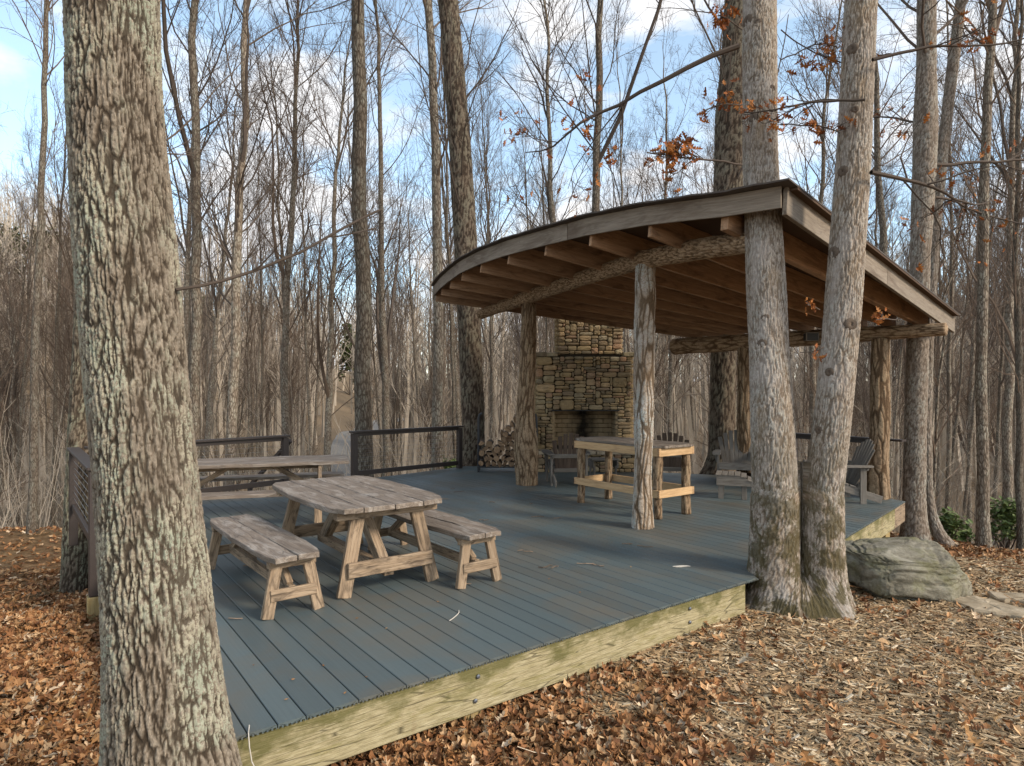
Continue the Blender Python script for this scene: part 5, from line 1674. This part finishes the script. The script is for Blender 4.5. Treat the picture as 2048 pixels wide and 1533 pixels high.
part("stretcher", bar((-0.85, 0, 0.66), (0.85, 0, 0.66), 0.05, 0.06), MAT["leg_wood"], pt)

# high log-legged work table under the roof; x = long axis towards the camera
RZ3 = face((0.91, -1.25))
hc = np.array((1.69, 9.15))
ht = thing("high_table", "high table with log legs and pale dovetailed aprons, behind the bleached post", "table", (*hc, 0), RZ3)
e = np.linspace(-0.36, 0.36, 6)
for k in range(5):
    plank(-0.86, 0.86, e[k] + 0.003, e[k + 1] - 0.003, 0.955, 0.035, "table_top", ht, "top_plank", bow=((-1, 0.0) if k == 0 else (1, 0.0) if k == 4 else None), rnd=0.07, seed=80 + k)
for zc, hh in ((0.865, 0.105), (0.325, 0.10)):
    for s in (-1, 1):
        part("apron", bar((-0.82, s * 0.335, zc), (0.82, s * 0.335, zc), 0.032, hh), MAT["bench_wood"], ht)
        part("apron", bar((s * 0.80, -0.352, zc), (s * 0.80, 0.352, zc), 0.032, hh), MAT["bench_wood"], ht)
        for t in (-1, 1):
            for q in range(4):
                part("dovetail", box((s * 0.805, t * 0.346, zc - hh / 2 + 0.012 + q * hh / 4), (0.034, 0.016, hh / 9), 0.001), MAT["rafter_wood"], ht)
for sx in (-1, 1):
    for sy in (-1, 1):
        p1, rdg = bark_tube([(sx * 0.745, sy * 0.285, 0), (sx * 0.735, sy * 0.28, 0.3), (sx * 0.74, sy * 0.285, 0.6), (sx * 0.74, sy * 0.28, 0.92)], [0.062, 0.058, 0.066, 0.060], 28, 0.03, 0.05, 0.2, 0.007, 0.012, 60 + sx * 2 + sy, cap=True, flute=0.012)
        part("leg", p1, MAT["post_brown"], ht, smooth=True, extra=rdg)

# adirondack chairs: local -y is the front
def adirondack(label, loc, rz, mseat, mback, group="adirondack chairs round the fireplace"):
    o = thing("adirondack_chair", label, "chair", (*loc, 0), rz, group)
    ms, mb = MAT[mseat], MAT[mback]
    for s in (-1, 1):
        part("front_leg", bar((s * 0.31, -0.36, 0), (s * 0.31, -0.36, 0.535), 0.035, 0.10, (0, 1, 0)), ms, o)
        part("side_rail", bar((s * 0.275, -0.40, 0.33), (s * 0.275, 0.44, 0.06), 0.03, 0.11), ms, o)
        part("rear_leg", bar((s * 0.31, 0.17, 0.0), (s * 0.31, 0.17, 0.53), 0.03, 0.085, (0, 1, 0)), ms, o)
        P = [(s * 0.335, -0.47), (s * 0.335, -0.2), (s * 0.33, 0.1), (s * 0.315, 0.3)]
        V, Q = [], []
        wd = [0.055, 0.075, 0.065, 0.04]
        for z in (0.54, 0.566):
            for (x, y), w in zip(P, wd): V += [(x - w, y, z), (x + w, y, z)]
        for k in range(3):
            a = 2 * k
            Q += [(a, a + 1, a + 3, a + 2), (8 + a, 8 + a + 2, 8 + a + 3, 8 + a + 1), (a, a + 2, 8 + a + 2, 8 + a), (a + 1, 8 + a + 1, 8 + a + 3, a + 3)]
        Q += [(0, 8, 9, 1), (6, 7, 15, 14)]
        V = np.array(V, float)
        part("arm", (V, [np.array(Q)], V[:, [1, 0, 2]] + jit()), ms, o)
        part("arm_bracket", bar((s * 0.355, -0.33, 0.535), (s * 0.33, -0.34, 0.40), 0.03, 0.06, (0, 1, 0)), ms, o)
    for k in range(5):
        y = -0.36 + k * 0.098
        z = 0.385 - (y + 0.36) * 0.32
        part("seat_slat", bar((-0.30, y, z), (0.30, y, z), 0.088, 0.02, (0, 0.3, 1)), ms, o)
    part("apron", bar((-0.30, -0.415, 0.335), (0.30, -0.415, 0.335), 0.022, 0.10), ms, o)
    for k in range(7):
        f = (k - 3) / 3
        topz = 0.93 - 0.13 * f * f
        b0 = np.array((f * 0.19, 0.10, 0.26)); b1 = np.array((f * 0.29, 0.10 + (topz - 0.26) * 0.42, topz))
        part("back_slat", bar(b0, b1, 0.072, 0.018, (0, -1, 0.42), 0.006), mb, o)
    part("back_rail", bar((-0.30, 0.245, 0.52), (0.30, 0.245, 0.52), 0.03, 0.07, (0, 0.4, 1)), ms, o)
    part("back_rail", bar((-0.27, 0.13, 0.26), (0.27, 0.13, 0.26), 0.03, 0.07, (0, 0.4, 1)), ms, o)
    return o
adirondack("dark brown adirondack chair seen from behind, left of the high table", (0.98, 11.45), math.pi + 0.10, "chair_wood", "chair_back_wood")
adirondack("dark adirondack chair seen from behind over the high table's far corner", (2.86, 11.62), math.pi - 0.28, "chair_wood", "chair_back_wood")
adirondack("light grey adirondack chair facing the deck, left of the double oak", (4.02, 11.55), -0.32, "chair_wood", "chair_wood")
adirondack("grey adirondack chair seen from the side between the double oak and the right corner post", (5.02, 9.78), -R(98), "chair_wood", "chair_wood")

def footrest(label, loc, rz):
    o = thing("footrest", label, "footstool", (*loc, 0), rz, "slatted footrests of the adirondack chairs")
    for s in (-1, 1):
        xs = np.linspace(-0.26, 0.28, 10)
        up = 0.36 - 0.13 * np.clip((xs - 0.02) / 0.26, 0, 1) ** 2.2 - 0.02 * (xs < -0.2)
        lo_ = np.full(10, 0.21) - 0.0 * xs
        V = [(x, s * 0.23 + dy, z) for dy in (-0.012, 0.012) for x, a, b_ in zip(xs, lo_, up) for z in (a, b_)]
        Q = []
        for k in range(9):
            a = 2 * k
            Q += [(a, a + 2, a + 3, a + 1), (20 + a, 20 + a + 1, 20 + a + 3, 20 + a + 2), (a + 1, a + 3, 20 + a + 3, 20 + a + 1), (a, 20 + a, 20 + a + 2, a + 2)]
        Q += [(0, 1, 21, 20), (18, 38, 39, 19)]
        V = np.array(V)
        part("side_panel", (V, [np.array(Q)], V + jit()), MAT["chair_wood"], o)
        for x in (-0.2, 0.14): part("leg", bar((x, s * 0.205, 0), (x, s * 0.205, 0.25), 0.03, 0.075, (1, 0, 0)), MAT["chair_wood"], o)
    for k in range(6):
        x = -0.235 + k * 0.092
        z = 0.368 - 0.13 * max(0, (x - 0.02) / 0.26) ** 2.2
        part("slat", bar((x, -0.25, z), (x, 0.25, z), 0.082, 0.02, (0.28 if k > 4 else 0.1 if k > 3 else 0, 0, 1)), MAT["chair_wood"], o)
    return o
footrest("pale-topped slatted footrest left of the double oak, in front of the light chair", (3.47, 10.05), R(-20))
footrest("slatted footrest seen under the high table, in front of the hearth", (1.72, 12.25), R(95))

# ------------------------------------------------------------------ fallen sticks and bits on the deck
g = np.random.default_rng(111)
SG = "twigs fallen on the deck boards"
def twig(pts, r, mat, label, group=None):
    P = np.array(pts, float); c = P.mean(0)
    o = part("twig", pipe(P - c, r, 6), MAT[mat], None)
    o.location = c
    tag(o, label, "twig", group)
def deckpt(px, py): D = FX * EYE / (py - 778.0); return np.array(((px - 1024) / FX * D, D))
for px, py in ((905, 979), (918, 985), (985, 1006), (1075, 1035), (1116, 1038), (968, 1042), (1050, 1105), (1093, 1135), (1110, 1137), (1170, 1130), (1195, 1133), (1253, 1090), (930, 1173), (1062, 1009), (1290, 1095), (470, 1240), (500, 1133), (890, 1000)):
    c = deckpt(px, py); a = g.uniform(-0.5, 0.5) + (0.2); L = g.uniform(0.05, 0.2)
    t = np.linspace(-0.5, 0.5, 5)
    P = np.stack([c[0] + t * L * math.cos(a) + g.normal(0, 0.008, 5), c[1] + t * L * math.sin(a) + g.normal(0, 0.012, 5), 0.009 + np.abs(g.normal(0, 0.004, 5))], -1)
    twig(P, 0.0042, "stick", "thin dark twig lying on the blue-grey boards", SG)
c = deckpt(1363, 1135)
t = np.linspace(-0.5, 0.5, 6)
twig(np.stack([c[0] + t * 0.17, c[1] + np.sin(t * 5) * 0.01, np.full(6, 0.009)], -1), [0.004, 0.009, 0.010, 0.009, 0.007, 0.003], "pale_stick", "pale bleached stick lying on the boards in front of the double oak")
c = deckpt(910, 1232)
twig(np.stack([c[0] + np.array((0.02, 0.025, 0.015, -0.005, -0.03)), c[1] + np.array((0.10, 0.05, 0.0, -0.06, -0.12)), np.full(5, 0.006)], -1), 0.0035, "pale_stick", "curved pale twig lying on the boards right of the trestle table")
c = nt_xy(NL + 0.14, T0 - 0.02)
twig([(c[0] - 0.02, c[1] + 0.06, 0.012), (c[0], c[1], 0.004), (c[0] + 0.02, c[1] - 0.035, -0.05), (c[0] + 0.035, c[1] - 0.045, -0.11), (c[0] + 0.06, c[1] - 0.055, -0.145), (c[0] + 0.12, c[1] - 0.03, -0.155)], 0.003, "pale_stick", "pale bent twig hanging over the deck's near corner")
BN = "pale nut husks and leaf bits scattered on the deck"
lv, lf = small_leaf(0.5, 0.5, 4)
for px, py in ((507, 1333), (586, 1362), (573, 1402), (647, 1334), (733, 1357), (690, 1389), (714, 1239), (773, 1259), (876, 1206), (1098, 1160), (1160, 1187), (1198, 1065), (1204, 1043), (1262, 1136), (1224, 1086), (1190, 1074), (1260, 1090), (960, 1130)):
    c = deckpt(px, py)
    o = part("leaf_bit", (lv * g.uniform(0.018, 0.032), [lf], np.tile(g.random(3), (len(lv), 1))), MAT["leaf_single"], None)
    o.location = (c[0], c[1], 0.006); o.rotation_euler = (0, 0, g.uniform(0, 6.28))
    tag(o, "tiny tan leaf bit or nut husk lying on the blue-grey boards", "leaf bit", BN)

# ------------------------------------------------------------------ leaf litter and mulch
g = np.random.default_rng(121)
from math import pi
def inside_deck(x, y, m=0.0):
    n, t = x * NV[0] + y * NV[1], x * DV[0] + y * DV[1]
    ok = (n > NL - m) & (t > T0 - m) & (n < 10.95 + m)
    # right edge
    ok &= ((x - c1r[0]) * (-dd[1]) + (y - c1r[1]) * dd[0] > -m) | (n < 5.98)
    a = np.array([p[0] for p in NT]); b_ = np.array([p[1] for p in NT])
    thi = np.interp(n, [NL, 7.70, 8.63, 10.26, 10.99], [10.41, 11.9, 10.9, 8.56, 7.45])
    return ok & (t < thi + m)
def mulch_w(x, y):
    p = np.stack([x, y, 0 * x], -1)
    n = fbm(p * 0.9, 17, 3) - 0.5
    return sstep(-0.3, 0.35, (x - 1.25 + 0.05 * (y - 3.2)) * 0.8 + n * 2.4) * sstep(10.2, 7.8, y + 0.12 * x)
def spread(N, ymax=9.6, near=True):
    y = 2.2 + (ymax - 2.2) * g.random(N * 3) ** 1.35
    px = g.uniform(-120, 2170, N * 3)
    x = (px - 1024) / FX * y
    x = np.where(np.abs(x) < 14, x, 0)
    ok = ~inside_deck(x, y, -0.16)
    ok &= np.hypot(x + 1.45, y - 2.75) > 0.34
    return x[ok][:N], y[ok][:N]
LEAVES = [oak_leaf(3, 0.55, 0.5, 1), oak_leaf(4, -0.3, 0.35, 2), oak_leaf(3, 0.9, 0.8, 5), oak_leaf(4, 0.6, -0.25, 6)]
SMALL = [small_leaf(0.7, 0.7, 1), small_leaf(-0.4, 0.5, 3), small_leaf(1.1, 0.9, 5)]
pcs = []
def lay_leaves(tpl, x, y, smin, smax, lift, tl):
    n = len(x)
    hp = fbm(np.stack([x * 3.2, y * 3.2, 0 * x], -1), 71, 3)
    pos = np.stack([x, y, gz(x, y) + g.uniform(0.0, lift, n) + 0.10 * (hp - 0.45)], -1)
    w = mulch_w(x, y)
    G = np.stack([np.clip(g.beta(1.7, 1.9, n) * 1.0, 0, 1), g.random(n), g.random(n)], -1)
    pcs.append(scatter(tpl[0], tpl[1], pos, g.uniform(0, 2 * pi, n), np.abs(g.normal(0, tl, n)), g.uniform(0, 2 * pi, n), g.uniform(smin, smax, n), G))
for tpl in LEAVES:
    x, y = spread(2900, 7.2)
    keep = (g.random(len(x)) > mulch_w(x, y) * 0.93) | (g.random(len(x)) < 0.03)
    lay_leaves(tpl, x[keep], y[keep], 0.07, 0.125, 0.05, 0.55)
for tpl in SMALL:
    x, y = spread(13000, 10.5)
    keep = g.random(len(x)) > mulch_w(x, y) * 0.93
    lay_leaves(tpl, x[keep], y[keep], 0.03, 0.095, 0.045, 0.65)
# banks farther back and behind the deck
n = 16000
y = 8.0 + 17 * g.random(n) ** 1.3
x = (g.uniform(-150, 2200, n) - 1024) / FX * y
ok = ~inside_deck(x, y, 0.05)
x, y = x[ok], y[ok]
lay_leaves(SMALL[0], x, y, 0.07, 0.13, 0.04, 0.5)
x, y = spread(420, 7.5); m_ = len(x)
a_ = g.uniform(0, 6.28, m_)
Pq, Rq = grow(np.stack([x, y, gz(x, y) + 0.03], -1), np.stack([np.cos(a_), np.sin(a_), g.normal(0, 0.1, m_)], -1), g.gamma(3, 0.06, m_) + 0.05, 4, 0.15, 0.0, g.uniform(0.002, 0.005, m_), g.uniform(0.001, 0.003, m_), g)
sticks = tubes(Pq, Rq, 4)
pcs.append((sticks[0], sticks[1], np.repeat(np.stack([g.uniform(0.2, 1.0, m_), g.random(m_), g.random(m_)], -1), 16, 0)))
tag(part("leaf_litter", pcs, MAT["leaf_brown"], None), "deep litter of curled brown oak leaves in front of and beside the deck", "leaf litter", None, "stuff")

CHT = []
for k in range(4):
    q = np.random.default_rng(k)
    V = []
    for t in (0, 1):
        for s, z in ((-1, 0), (1, 0), (0.6, 1), (-0.6, 1)):
            V.append((t - 0.5, s * 0.5 * q.uniform(0.7, 1.1), z * q.uniform(0.6, 1.0) + t * q.uniform(-0.3, 0.3)))
    CHT.append((np.array(V), np.array([(1, 2, 6, 5), (2, 3, 7, 6), (3, 0, 4, 7)])))
pcs = []
for tv, tf in CHT:
    x, y = spread(40000, 9.6)
    keep = (g.random(len(x)) < mulch_w(x, y) * 1.0)
    x, y = x[keep], y[keep]; n = len(x)
    pos = np.stack([x, y, gz(x, y) + g.uniform(0.0, 0.03, n)], -1)
    L = g.gamma(2.6, 0.016, n) + 0.014
    sc = np.stack([L, np.minimum(L * g.uniform(0.1, 0.35, n), 0.025), g.uniform(0.002, 0.006, n)], -1)
    pcs.append(scatter(tv, tf, pos, g.normal(-0.25, 0.9, n), np.abs(g.normal(0, 0.28, n)), g.uniform(0, 2 * pi, n), sc, np.stack([g.beta(1.6, 1.5, n), g.random(n), g.random(n)], -1)))
tag(part("wood_chip_mulch", pcs, MAT["chip"], None), "pale shredded wood-chip mulch on the right, in front of the double oak and boulder", "mulch", None, "stuff")

# the oak leaves that show largest, one object each, lying on the ground sheet
LM = [mesh_of("oak_leaf", [(V, [F], V)], MAT["leaf_single"]) for V, F in (oak_leaf(3, 0.35, 0.3, 11), oak_leaf(4, 0.6, 0.35, 12), oak_leaf(3, -0.3, 0.3, 13), oak_leaf(4, 0.8, 0.6, 14), oak_leaf(4, 0.2, 0.25, 15))]
k = 0
while k < 290:
    y = g.uniform(2.35, 4.6); px = g.uniform(20, 2040); x = (px - 1024) / FX * y
    if bool(inside_deck(np.array(x), np.array(y), 0.02)) or math.hypot(x + 1.45, y - 2.75) < 0.4: continue
    if g.random() < float(mulch_w(np.array([x]), np.array([y]))[0]) * 0.9: continue
    o = bpy.data.objects.new("oak_leaf", LM[k % 5])
    COL.objects.link(o)
    o.parent = ground
    o.location = (x, y, float(gz(x, y)) + 0.045 + g.uniform(0, 0.02))
    o.rotation_euler = (g.normal(0, 0.45), g.normal(0, 0.45), g.uniform(0, 6.28))
    s = g.uniform(0.08, 0.14); o.scale = (s, s, s)
    k += 1
